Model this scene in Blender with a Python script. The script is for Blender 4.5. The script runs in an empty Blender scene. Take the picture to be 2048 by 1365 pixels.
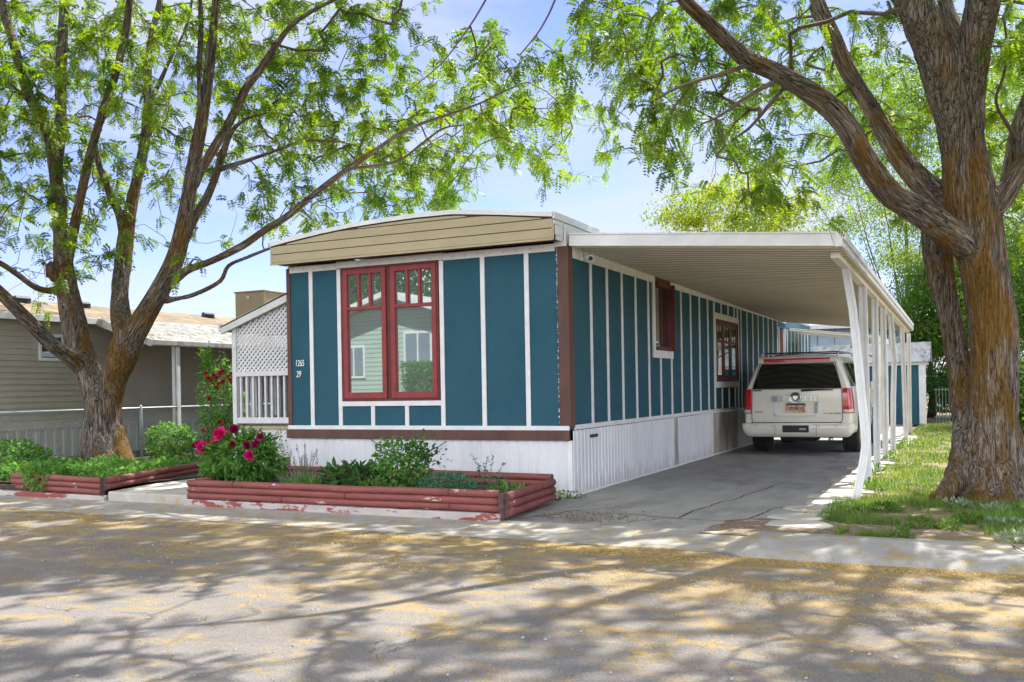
import bpy, bmesh, math, random
import numpy as np
from mathutils import Vector, Matrix, noise as mnoise
from mathutils.kdtree import KDTree
R = math.radians
rng = np.random.default_rng(7)
random.seed(7)
scene = bpy.context.scene
col = scene.collection

# ------------------------------------------------------------------ camera, sky, sun, exposure
CAM = (4.43, -10.76, 1.365); YAW = .451; ROLL = .017; FPX = 1890.0; SHY = 93.8
cd = bpy.data.cameras.new("camera"); cam = bpy.data.objects.new("camera", cd); col.objects.link(cam)
cd.sensor_width = 36; cd.lens = FPX / 2048 * 36; cd.shift_y = SHY / 2048; cd.clip_end = 3000; cd.clip_start = .05
cam.matrix_world = Matrix.Translation(CAM) @ Matrix.Rotation(YAW, 4, 'Z') @ Matrix.Rotation(R(90), 4, 'X') @ Matrix.Rotation(-ROLL, 4, 'Z')
scene.camera = cam
SUN = Vector((.14, .68, 1.0)).normalized()
sd = bpy.data.lights.new("sun", 'SUN'); sd.energy = 4.3; sd.angle = R(.53); sd.color = (1, .95, .87)
so = bpy.data.objects.new("sun", sd); col.objects.link(so); so.rotation_euler = SUN.to_track_quat('Z', 'Y').to_euler()
so.location = (0, 0, 30)
w = bpy.data.worlds.new("World"); scene.world = w; w.use_nodes = True
nt = w.node_tree; N = nt.nodes; L = nt.links; N.clear()
sky = N.new('ShaderNodeTexSky'); sky.sky_type = 'NISHITA'; sky.sun_disc = False
sky.sun_elevation = math.asin(SUN.z); sky.sun_rotation = math.atan2(SUN.x, SUN.y)
sky.air_density = 1.0; sky.dust_density = .6; sky.ozone_density = 4.5; sky.altitude = 1300
tc = N.new('ShaderNodeTexCoord'); mp = N.new('ShaderNodeMapping'); mp.inputs['Scale'].default_value = (1.0, 1.0, 4.5)
mp.inputs['Rotation'].default_value = (0, R(8), 0)
ns = N.new('ShaderNodeTexNoise'); ns.inputs['Scale'].default_value = 2.2; ns.inputs['Detail'].default_value = 7; ns.inputs['Roughness'].default_value = .55; ns.inputs['Distortion'].default_value = .4
cr = N.new('ShaderNodeValToRGB'); cr.color_ramp.elements[0].position = .40; cr.color_ramp.elements[1].position = .62
cr.color_ramp.elements[1].color = (.85, .85, .85, 1)
mx = N.new('ShaderNodeMixRGB'); mx.inputs[2].default_value = (3.5, 3.75, 4.25, 1)
bg = N.new('ShaderNodeBackground'); bg.inputs[1].default_value = .085; wo = N.new('ShaderNodeOutputWorld')
L.new(tc.outputs['Generated'], mp.inputs[0]); L.new(mp.outputs[0], ns.inputs[0]); L.new(ns.outputs[0], cr.inputs[0])
tn = N.new('ShaderNodeMixRGB'); tn.blend_type = 'MULTIPLY'; tn.inputs[0].default_value = 1; tn.inputs[2].default_value = (1.0, .84, 1.08, 1); L.new(sky.outputs[0], tn.inputs[1])
L.new(cr.outputs[0], mx.inputs[0]); L.new(tn.outputs[0], mx.inputs[1])
# added bright cloud bank, out of view opposite the sun, fills the shaded sides
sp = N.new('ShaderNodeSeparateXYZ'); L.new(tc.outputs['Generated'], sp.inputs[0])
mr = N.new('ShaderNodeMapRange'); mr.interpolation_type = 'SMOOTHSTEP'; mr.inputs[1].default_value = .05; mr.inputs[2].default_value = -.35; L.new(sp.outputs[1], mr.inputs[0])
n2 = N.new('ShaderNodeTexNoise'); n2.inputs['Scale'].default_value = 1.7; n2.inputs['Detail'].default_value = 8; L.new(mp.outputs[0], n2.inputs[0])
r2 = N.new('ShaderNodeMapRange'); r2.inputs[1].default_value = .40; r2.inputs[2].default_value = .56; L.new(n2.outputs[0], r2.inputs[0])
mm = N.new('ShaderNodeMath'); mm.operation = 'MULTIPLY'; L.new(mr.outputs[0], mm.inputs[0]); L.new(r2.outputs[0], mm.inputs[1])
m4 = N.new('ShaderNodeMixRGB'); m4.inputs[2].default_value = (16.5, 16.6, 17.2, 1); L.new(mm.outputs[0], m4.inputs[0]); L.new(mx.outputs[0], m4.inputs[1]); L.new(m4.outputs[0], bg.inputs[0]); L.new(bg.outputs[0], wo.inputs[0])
scene.view_settings.view_transform = 'Standard'; scene.view_settings.look = 'None'; scene.view_settings.gamma = 1
scene.view_settings.exposure = 1.48
scene.render.engine = 'CYCLES'; scene.cycles.max_bounces = 7; scene.cycles.diffuse_bounces = 4
scene.cycles.transparent_max_bounces = 8; scene.cycles.use_adaptive_sampling = True

# ------------------------------------------------------------------ survey helpers (photo pixel -> place)
_fw = np.array([-math.sin(YAW), math.cos(YAW), 0]); _rt = np.array([math.cos(YAW), math.sin(YAW), 0]); _O = np.array(CAM)
def ray(x, y):
    a = x - 1024; b = -(y - 682.5 - SHY); c, s = math.cos(ROLL), math.sin(ROLL)
    u = a * c + b * s; v = b * c - a * s
    return _fw + _rt * u / FPX + np.array([0, 0, v / FPX])
def onz(x, y, z=0.): d = ray(x, y); return _O + d * ((z - _O[2]) / d[2])
def onx(x, y, k): d = ray(x, y); return _O + d * ((k - _O[0]) / d[0])
def ony(x, y, k): d = ray(x, y); return _O + d * ((k - _O[1]) / d[1])
def atd(x, y, t): return _O + ray(x, y) * t

# ------------------------------------------------------------------ materials
def nd(nt, t, **k):
    n = nt.nodes.new(t)
    for a, b in k.items():
        if a in n.inputs: n.inputs[a].default_value = b
        else: setattr(n, a, b)
    return n
def mat(name, c1, c2=None, scale=8., lo=.35, hi=.65, rough=.6, bump=0., bscale=40., metal=0., spec=.5,
        c3=None, s3=3., lo3=.55, hi3=.6, stretch=(1, 1, 1), coat=0., attr=None, detail=6, bstretch=None):
    m = bpy.data.materials.new(name); m.use_nodes = True; nt = m.node_tree; L = nt.links
    p = nt.nodes['Principled BSDF']; p.inputs['Roughness'].default_value = rough; p.inputs['Metallic'].default_value = metal
    p.inputs['Specular IOR Level'].default_value = spec; p.inputs['Coat Weight'].default_value = coat
    if attr: co = nd(nt, 'ShaderNodeAttribute', attribute_name=attr); cs = co.outputs['Vector']
    else: co = nd(nt, 'ShaderNodeTexCoord'); cs = co.outputs['Object']
    mpn = nd(nt, 'ShaderNodeMapping'); mpn.inputs['Scale'].default_value = stretch; L.new(cs, mpn.inputs[0])
    cc = None
    if c2 is None: c2 = tuple(x * .86 for x in c1)
    n1 = nd(nt, 'ShaderNodeTexNoise', Scale=scale, Detail=detail, Roughness=.6); L.new(mpn.outputs[0], n1.inputs[0])
    r1 = nd(nt, 'ShaderNodeMapRange'); r1.inputs[1].default_value = lo; r1.inputs[2].default_value = hi; L.new(n1.outputs[0], r1.inputs[0])
    mixn = nd(nt, 'ShaderNodeMixRGB'); mixn.inputs[1].default_value = (*c1, 1); mixn.inputs[2].default_value = (*c2, 1)
    L.new(r1.outputs[0], mixn.inputs[0]); cc = mixn.outputs[0]
    if c3 is not None:
        n3 = nd(nt, 'ShaderNodeTexNoise', Scale=s3, Detail=8., Roughness=.65); L.new(mpn.outputs[0], n3.inputs[0])
        r3 = nd(nt, 'ShaderNodeMapRange'); r3.inputs[1].default_value = lo3; r3.inputs[2].default_value = hi3; L.new(n3.outputs[0], r3.inputs[0])
        m3 = nd(nt, 'ShaderNodeMixRGB'); m3.inputs[2].default_value = (*c3, 1); L.new(r3.outputs[0], m3.inputs[0]); L.new(cc, m3.inputs[1]); cc = m3.outputs[0]
    L.new(cc, p.inputs['Base Color'])
    if bump:
        nb = nd(nt, 'ShaderNodeTexNoise', Scale=bscale, Detail=5.)
        if bstretch:
            mb = nd(nt, 'ShaderNodeMapping'); mb.inputs['Scale'].default_value = bstretch; L.new(cs, mb.inputs[0]); L.new(mb.outputs[0], nb.inputs[0])
        else: L.new(cs, nb.inputs[0])
        bp = nd(nt, 'ShaderNodeBump', Strength=bump, Distance=.02); L.new(nb.outputs[0], bp.inputs['Height']); L.new(bp.outputs[0], p.inputs['Normal'])
    return m
def leafmat(name, c1, c2, trans=.45, scale=2.5, rough=.5):
    m = bpy.data.materials.new(name); m.use_nodes = True; nt = m.node_tree; L = nt.links
    p = nt.nodes['Principled BSDF']; out = nt.nodes['Material Output']; p.inputs['Roughness'].default_value = rough; p.inputs['Specular IOR Level'].default_value = .35
    g = nd(nt, 'ShaderNodeNewGeometry'); n1 = nd(nt, 'ShaderNodeTexNoise', Scale=scale, Detail=3.); L.new(g.outputs['Position'], n1.inputs[0])
    r = nd(nt, 'ShaderNodeMapRange'); r.inputs[1].default_value = .32; r.inputs[2].default_value = .68
    ri = nd(nt, 'ShaderNodeMath', operation='MULTIPLY_ADD'); ri.inputs[1].default_value = .35; L.new(g.outputs['Random Per Island'], ri.inputs[0])
    sub = nd(nt, 'ShaderNodeMath', operation='SUBTRACT'); sub.inputs[1].default_value = .17; L.new(n1.outputs[0], sub.inputs[0]); L.new(sub.outputs[0], ri.inputs[2])
    L.new(ri.outputs[0], r.inputs[0])
    mx = nd(nt, 'ShaderNodeMixRGB'); mx.inputs[1].default_value = (*c1, 1); mx.inputs[2].default_value = (*c2, 1); L.new(r.outputs[0], mx.inputs[0]); L.new(mx.outputs[0], p.inputs['Base Color'])
    t = nd(nt, 'ShaderNodeBsdfTranslucent'); hs = nd(nt, 'ShaderNodeHueSaturation', Hue=.485, Saturation=1.1, Value=2.0); L.new(mx.outputs[0], hs.inputs['Color']); L.new(hs.outputs[0], t.inputs[0])
    ms = nd(nt, 'ShaderNodeMixShader'); ms.inputs[0].default_value = trans; L.new(p.outputs[0], ms.inputs[1]); L.new(t.outputs[0], ms.inputs[2]); L.new(ms.outputs[0], out.inputs[0])
    return m
def glassmat(name, base=(.015, .02, .02), refl=.3, rough=.01, tint=(.9, 1, .97)):
    m = bpy.data.materials.new(name); m.use_nodes = True; nt = m.node_tree; L = nt.links
    out = nt.nodes['Material Output']; nt.nodes.remove(nt.nodes['Principled BSDF'])
    d = nd(nt, 'ShaderNodeBsdfDiffuse'); n1 = nd(nt, 'ShaderNodeTexNoise', Scale=1.5, Detail=3.); c = nd(nt, 'ShaderNodeTexCoord'); L.new(c.outputs['Object'], n1.inputs[0])
    mx = nd(nt, 'ShaderNodeMixRGB'); mx.inputs[1].default_value = (*base, 1); mx.inputs[2].default_value = (*[b * 1.6 for b in base], 1); L.new(n1.outputs[0], mx.inputs[0]); L.new(mx.outputs[0], d.inputs[0])
    g = nd(nt, 'ShaderNodeBsdfGlossy', Roughness=rough); g.inputs[0].default_value = (*tint, 1)
    ms = nd(nt, 'ShaderNodeMixShader'); ms.inputs[0].default_value = refl; L.new(d.outputs[0], ms.inputs[1]); L.new(g.outputs[0], ms.inputs[2]); L.new(ms.outputs[0], out.inputs[0])
    return m
M = {}
M['teal'] = mat('teal_paint', (.034, .116, .160), (.024, .085, .122), 55., lo=.3, hi=.7, rough=.8, bump=.7, bscale=110, spec=.25, c3=(.016, .082, .12), s3=1.3, lo3=.45, hi3=.75, detail=4, stretch=(1, 1, .8))
M['white'] = mat('white_paint', (.72, .72, .74), (.62, .62, .63), 5., rough=.55, bump=.1, bscale=60, c3=(.30, .24, .18), s3=26, lo3=.72, hi3=.74)
M['whitemetal'] = mat('white_metal', (.74, .75, .77), (.62, .63, .63), 3., rough=.4, bump=.05, bscale=20, c3=(.45, .42, .36), s3=7, lo3=.62, hi3=.85)
M['skirt'] = mat('skirting_paint', (.68, .69, .73), (.58, .59, .62), 2., rough=.5, bump=.05, bscale=30, c3=(.40, .38, .34), s3=5, lo3=.66, hi3=.85, stretch=(1, 1, .4))
M['seamtan'] = mat('pan_seam', (.33, .27, .19), (.25, .2, .14), rough=.7)
_m = M['skirt']; _nt = _m.node_tree; _p = _nt.nodes['Principled BSDF']; _src = _p.inputs['Base Color'].links[0].from_socket
_c = nd(_nt, 'ShaderNodeTexCoord'); _s = nd(_nt, 'ShaderNodeSeparateXYZ'); _nt.links.new(_c.outputs['Object'], _s.inputs[0]); _n = nd(_nt, 'ShaderNodeTexNoise', Scale=6., Detail=8., Roughness=.7); _mp = nd(_nt, 'ShaderNodeMapping'); _mp.inputs['Scale'].default_value = (1, 1, .35); _nt.links.new(_c.outputs['Object'], _mp.inputs[0]); _nt.links.new(_mp.outputs[0], _n.inputs[0])
_r = nd(_nt, 'ShaderNodeMapRange'); _r.inputs[1].default_value = .42; _r.inputs[2].default_value = 0.; _r.inputs[3].default_value = -.12; _r.inputs[4].default_value = .26; _nt.links.new(_s.outputs[2], _r.inputs[0])
_a = nd(_nt, 'ShaderNodeMath', operation='ADD'); _nt.links.new(_r.outputs[0], _a.inputs[0]); _nt.links.new(_n.outputs[0], _a.inputs[1]); _q = nd(_nt, 'ShaderNodeMapRange'); _q.inputs[1].default_value = .55; _q.inputs[2].default_value = .85; _q.inputs[4].default_value = .75; _nt.links.new(_a.outputs[0], _q.inputs[0])
_x = nd(_nt, 'ShaderNodeMixRGB'); _x.inputs[2].default_value = (.33, .28, .21, 1); _nt.links.new(_q.outputs[0], _x.inputs[0]); _nt.links.new(_src, _x.inputs[1]); _nt.links.new(_x.outputs[0], _p.inputs['Base Color'])
M['skirtgray'] = mat('skirting_bare_metal', (.42, .40, .37), (.20, .18, .15), 3., rough=.45, stretch=(1, 1, .3))
M['brown'] = mat('brown_paint', (.115, .052, .038), (.075, .035, .028), 6., rough=.7, bump=.2, bscale=60, c3=(.38, .34, .33), s3=20, lo3=.71, hi3=.73, stretch=(1, 1, .3))
M['red'] = mat('red_paint', (.27, .03, .032), (.19, .022, .024), 7., rough=.55, bump=.1, bscale=60)
M['darkred'] = mat('dark_red_paint', (.12, .02, .018), (.08, .014, .013), 7., rough=.6, bump=.1)
M['tan'] = mat('tan_siding', (.42, .355, .22), (.37, .31, .19), 4., rough=.6, bump=.05, bscale=30, stretch=(.5, 1, 1))
M['tangroove'] = mat('tan_groove', (.10, .08, .05), rough=.8)
M['logred'] = mat('red_log_paint', (.23, .060, .052), (.17, .048, .042), 9., rough=.7, bump=.5, bscale=30, bstretch=(.4, 1, 1), c3=(.46, .38, .33), s3=7.5, lo3=.64, hi3=.655, stretch=(.45, .6, 1.5))
M['peel'] = mat('peeling_curb_paint', (.46, .42, .40), (.36, .33, .32), 6., rough=.85, bump=.5, bscale=40, c3=(.25, .06, .055), s3=5., lo3=.5, hi3=.53, stretch=(.5, 1, 1.6))
M['logend'] = mat('log_end_wood', (.12, .06, .05), (.05, .03, .025), 20., rough=.9, bump=.4)
M['glass'] = glassmat('window_glass', (.085, .10, .095), refl=.36, rough=.015)
M['sideglass'] = glassmat('side_window_glass', (.02, .02, .02), refl=.45)
M['autoglass'] = glassmat('car_glass', (.006, .007, .007), refl=.06, rough=.02)
M['autosideglass'] = glassmat('car_side_glass', (.01, .01, .01), refl=.5, rough=.02)
M['concrete'] = mat('driveway_concrete', (.32, .31, .29), (.24, .235, .225), 2.2, lo=.3, hi=.7, rough=.85, bump=.5, bscale=45, c3=(.14, .135, .13), s3=1.1, lo3=.5, hi3=.85, stretch=(1.3, .6, 1))
M['gutterc'] = mat('gutter_concrete', (.35, .335, .31), (.25, .24, .225), 3.5, rough=.88, bump=.7, bscale=90, c3=(.30, .225, .09), s3=5., lo3=.49, hi3=.66)
M['slab'] = mat('slab_concrete', (.47, .45, .41), (.37, .35, .32), 3, rough=.85, bump=.4, bscale=60, c3=(.40, .30, .14), s3=6., lo3=.52, hi3=.72)
M['dirt'] = mat('dry_dirt', (.20, .145, .09), (.13, .095, .06), 6., rough=.95, bump=.8, bscale=25, c3=(.36, .30, .22), s3=9., lo3=.55, hi3=.62)
M['soil'] = mat('garden_soil', (.075, .05, .035), (.045, .03, .022), 12., rough=.95, bump=1., bscale=30)
M['lawn'] = mat('lawn_ground', (.13, .13, .04), (.20, .15, .08), 3.5, rough=.95, bump=.8, bscale=40, c3=(.30, .22, .13), s3=1.6, lo3=.5, hi3=.58)
M['car'] = mat('champagne_car_paint', (.72, .70, .63), (.70, .67, .60), 2., rough=.3, metal=0, coat=.7)
M['black'] = mat('black_plastic', (.015, .015, .016), rough=.55)
M['tyre'] = mat('tyre_rubber', (.02, .02, .021), (.03, .028, .026), 9, rough=.85)
M['chrome'] = mat('chrome', (.62, .62, .62), rough=.18, metal=1.)
M['tail'] = mat('red_lamp_lens', (.55, .006, .015), (.38, .004, .01), 20., rough=.12, coat=1.)
M['clear'] = mat('clear_lamp_lens', (.55, .57, .56), rough=.15, coat=1.)
M['galv'] = mat('galvanised_steel', (.33, .38, .38), (.25, .29, .30), 12, rough=.5, metal=.3)
M['nsiding'] = mat('olive_siding', (.37, .345, .28), (.32, .30, .24), 2, rough=.65, bump=.08, bscale=60)
M['nskirt'] = mat('pale_skirting', (.42, .41, .38), (.34, .33, .30), 4, rough=.6, stretch=(1, 1, .2))
M['shingle'] = mat('littered_shingles', (.22, .17, .11), (.11, .09, .07), 7., rough=.95, bump=.6, bscale=18, c3=(.34, .23, .09), s3=2.3, lo3=.5, hi3=.64)
M['awn'] = mat('awning_metal', (.46, .47, .46), (.33, .335, .32), 3., rough=.5, c3=(.22, .18, .11), s3=5, lo3=.5, hi3=.62)
M['undertan'] = mat('carport_underside', (.80, .76, .66), (.72, .67, .57), 2.5, rough=.5, stretch=(.3, 1, 1))
M['cooler'] = mat('cooler_metal', (.40, .31, .20), (.34, .26, .17), 3., rough=.6)
M['grayroof'] = mat('gray_shingles', (.13, .145, .17), (.09, .10, .12), 14., rough=.9, bump=.6, bscale=30)
M['ltblue'] = mat('pale_blue_siding', (.36, .45, .54), (.31, .39, .47), 2.5, rough=.6)
M['mint'] = mat('mint_siding', (.40, .50, .44), (.36, .45, .40), 2., rough=.6)
M['hroof'] = mat('pale_roofing', (.5, .5, .5), (.4, .4, .4), 3, rough=.8)
M['trunkfar'] = mat('far_bark', (.12, .095, .075), (.07, .055, .045), 8, rough=.95)
M['twig'] = mat('twig_bark', (.15, .11, .085), (.09, .065, .05), 8, rough=.9)
M['gold'] = mat('fallen_blossom', (.50, .33, .07), (.34, .22, .05), 5, rough=.9)
M['pebble'] = mat('pebbles', (.42, .38, .34), (.2, .18, .16), 30, rough=.9)
M['leafA'] = leafmat('locust_leaf', (.055, .135, .018), (.19, .28, .022), trans=.45, scale=.9)
M['leafA2'] = leafmat('locust_leaf_near', (.06, .14, .018), (.16, .25, .024), trans=.45, scale=1.1)
M['leafY'] = leafmat('yellow_green_leaf', (.12, .20, .022), (.24, .28, .03), trans=.5, scale=.8)
M['leafG'] = leafmat('bright_green_leaf', (.05, .125, .022), (.11, .20, .03), trans=.45, scale=.7)
M['leafD'] = leafmat('deep_green_leaf', (.025, .085, .022), (.05, .14, .03), trans=.3, scale=3.)
M['leafB'] = leafmat('garden_green_leaf', (.06, .17, .03), (.12, .26, .05), trans=.4, scale=4.)
M['leafT'] = leafmat('teal_green_leaf', (.03, .12, .07), (.07, .2, .11), trans=.25, scale=5.)
M['leafL'] = leafmat('pale_green_leaf', (.16, .22, .13), (.25, .32, .2), trans=.3, scale=5.)
M['grass'] = leafmat('grass_blade', (.055, .15, .025), (.16, .22, .045), trans=.4, scale=1.6)
M['stem'] = mat('green_stem', (.08, .14, .04), (.12, .12, .05), 10, rough=.7)
M['pink'] = leafmat('magenta_petal', (.62, .008, .17), (.42, .004, .10), trans=.35, scale=9.)
M['darkpink'] = leafmat('crimson_petal', (.32, .006, .075), (.2, .004, .05), trans=.3, scale=9.)
M['rose'] = leafmat('red_petal', (.30, .012, .02), (.45, .02, .03), trans=.25, scale=9.)
M['lav'] = leafmat('lavender_bloom', (.20, .20, .30), (.30, .28, .42), trans=.2, scale=9.)
M['brick'] = mat('tan_brick', (.30, .23, .12), (.20, .15, .08), 8, rough=.9, bump=.4)
M['number_flake'] = mat('flaking_white_paint', (.62, .60, .60), rough=.8)
M['num'] = mat('number_white', (.82, .82, .80), rough=.4)
M['wire'] = mat('cable_black', (.04, .045, .055), rough=.6)

def barkmat(name, lich=.46):
    m = bpy.data.materials.new(name); m.use_nodes = True; nt = m.node_tree; L = nt.links
    p = nt.nodes['Principled BSDF']; p.inputs['Roughness'].default_value = .95; p.inputs['Specular IOR Level'].default_value = .15
    at = nd(nt, 'ShaderNodeAttribute', attribute_name='bark')
    v = nd(nt, 'ShaderNodeTexVoronoi', Scale=25., feature='DISTANCE_TO_EDGE')
    nz = nd(nt, 'ShaderNodeTexNoise', Scale=9., Detail=5.); L.new(at.outputs['Vector'], nz.inputs[0])
    ad = nd(nt, 'ShaderNodeMixRGB', blend_type='ADD'); ad.inputs[0].default_value = .5; L.new(at.outputs['Vector'], ad.inputs[1]); L.new(nz.outputs['Color'], ad.inputs[2]); L.new(ad.outputs[0], v.inputs[0])
    n2 = nd(nt, 'ShaderNodeTexNoise', Scale=46., Detail=9., Roughness=.78); L.new(at.outputs['Vector'], n2.inputs[0])
    vb = nd(nt, 'ShaderNodeTexVoronoi', Scale=11., feature='DISTANCE_TO_EDGE'); L.new(ad.outputs[0], vb.inputs[0])
    hb = nd(nt, 'ShaderNodeMapRange'); hb.inputs[1].default_value = .0; hb.inputs[2].default_value = .16; hb.inputs[3].default_value = -.45; hb.inputs[4].default_value = .05; L.new(vb.outputs['Distance'], hb.inputs[0])
    h = nd(nt, 'ShaderNodeMapRange'); h.inputs[1].default_value = .0; h.inputs[2].default_value = .14; h.inputs[3].default_value = .18; h.inputs[4].default_value = .66; L.new(v.outputs['Distance'], h.inputs[0])
    hh = nd(nt, 'ShaderNodeMath', operation='MULTIPLY_ADD'); hh.inputs[1].default_value = 1.1; hs_ = nd(nt, 'ShaderNodeMath', operation='ADD'); L.new(h.outputs[0], hs_.inputs[0]); L.new(hb.outputs[0], hs_.inputs[1]); L.new(n2.outputs[0], hh.inputs[0]); L.new(hs_.outputs[0], hh.inputs[2])
    bp = nd(nt, 'ShaderNodeBump', Strength=1., Distance=.06); L.new(hh.outputs[0], bp.inputs['Height']); L.new(bp.outputs[0], p.inputs['Normal'])
    rp = nd(nt, 'ShaderNodeValToRGB'); e = rp.color_ramp.elements; e[0].position = .22; e[0].color = (.055, .038, .028, 1); e[1].position = 1.25 / 1.4; e[1].color = (.46, .405, .35, 1)
    x = e.new(.62); x.color = (.25, .205, .17, 1)
    dv = nd(nt, 'ShaderNodeMath', operation='DIVIDE'); dv.inputs[1].default_value = 1.5; L.new(hh.outputs[0], dv.inputs[0]); L.new(dv.outputs[0], rp.inputs[0])
    g = nd(nt, 'ShaderNodeNewGeometry'); mpn = nd(nt, 'ShaderNodeMapping'); mpn.inputs['Scale'].default_value = (1, 1, .45); L.new(g.outputs['Position'], mpn.inputs[0])
    n3 = nd(nt, 'ShaderNodeTexNoise', Scale=2.3, Detail=7., Roughness=.62); L.new(mpn.outputs[0], n3.inputs[0])
    r3 = nd(nt, 'ShaderNodeMapRange'); r3.inputs[1].default_value = lich; r3.inputs[2].default_value = lich + .14; r3.inputs[4].default_value = .85; n3a = nd(nt, 'ShaderNodeMath', operation='MULTIPLY_ADD'); n3a.inputs[1].default_value = .16; L.new(n2.outputs[0], n3a.inputs[0]); sb_ = nd(nt, 'ShaderNodeMath', operation='SUBTRACT'); sb_.inputs[1].default_value = .08; L.new(n3.outputs[0], sb_.inputs[0]); L.new(sb_.outputs[0], n3a.inputs[2]); L.new(n3a.outputs[0], r3.inputs[0])
    # lichen thins out high in the tree
    sx = nd(nt, 'ShaderNodeSeparateXYZ'); L.new(g.outputs['Position'], sx.inputs[0])
    rz = nd(nt, 'ShaderNodeMapRange'); rz.inputs[1].default_value = 3.6; rz.inputs[2].default_value = 6.5; rz.inputs[3].default_value = 1.; rz.inputs[4].default_value = .2; L.new(sx.outputs[2], rz.inputs[0])
    ml = nd(nt, 'ShaderNodeMath', operation='MULTIPLY'); L.new(r3.outputs[0], ml.inputs[0]); L.new(rz.outputs[0], ml.inputs[1])
    lc = nd(nt, 'ShaderNodeMixRGB'); lc.inputs[1].default_value = (.16, .085, .012, 1); lc.inputs[2].default_value = (.42, .22, .03, 1); L.new(n2.outputs[0], lc.inputs[0])
    mxx = nd(nt, 'ShaderNodeMixRGB', blend_type='MIX'); L.new(ml.outputs[0], mxx.inputs[0]); L.new(rp.outputs[0], mxx.inputs[1]); L.new(lc.outputs[0], mxx.inputs[2])
    # furrows stay dark under the lichen
    fu = nd(nt, 'ShaderNodeMapRange'); fu.inputs[1].default_value = .25; fu.inputs[2].default_value = .75; fu.inputs[3].default_value = .3; L.new(hh.outputs[0], fu.inputs[0])
    mm = nd(nt, 'ShaderNodeMixRGB', blend_type='MULTIPLY'); mm.inputs[0].default_value = 1; L.new(mxx.outputs[0], mm.inputs[1]); L.new(fu.outputs[0], mm.inputs[2])
    L.new(mm.outputs[0], p.inputs['Base Color']); return m
M['bark'] = barkmat('furrowed_bark')

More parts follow.
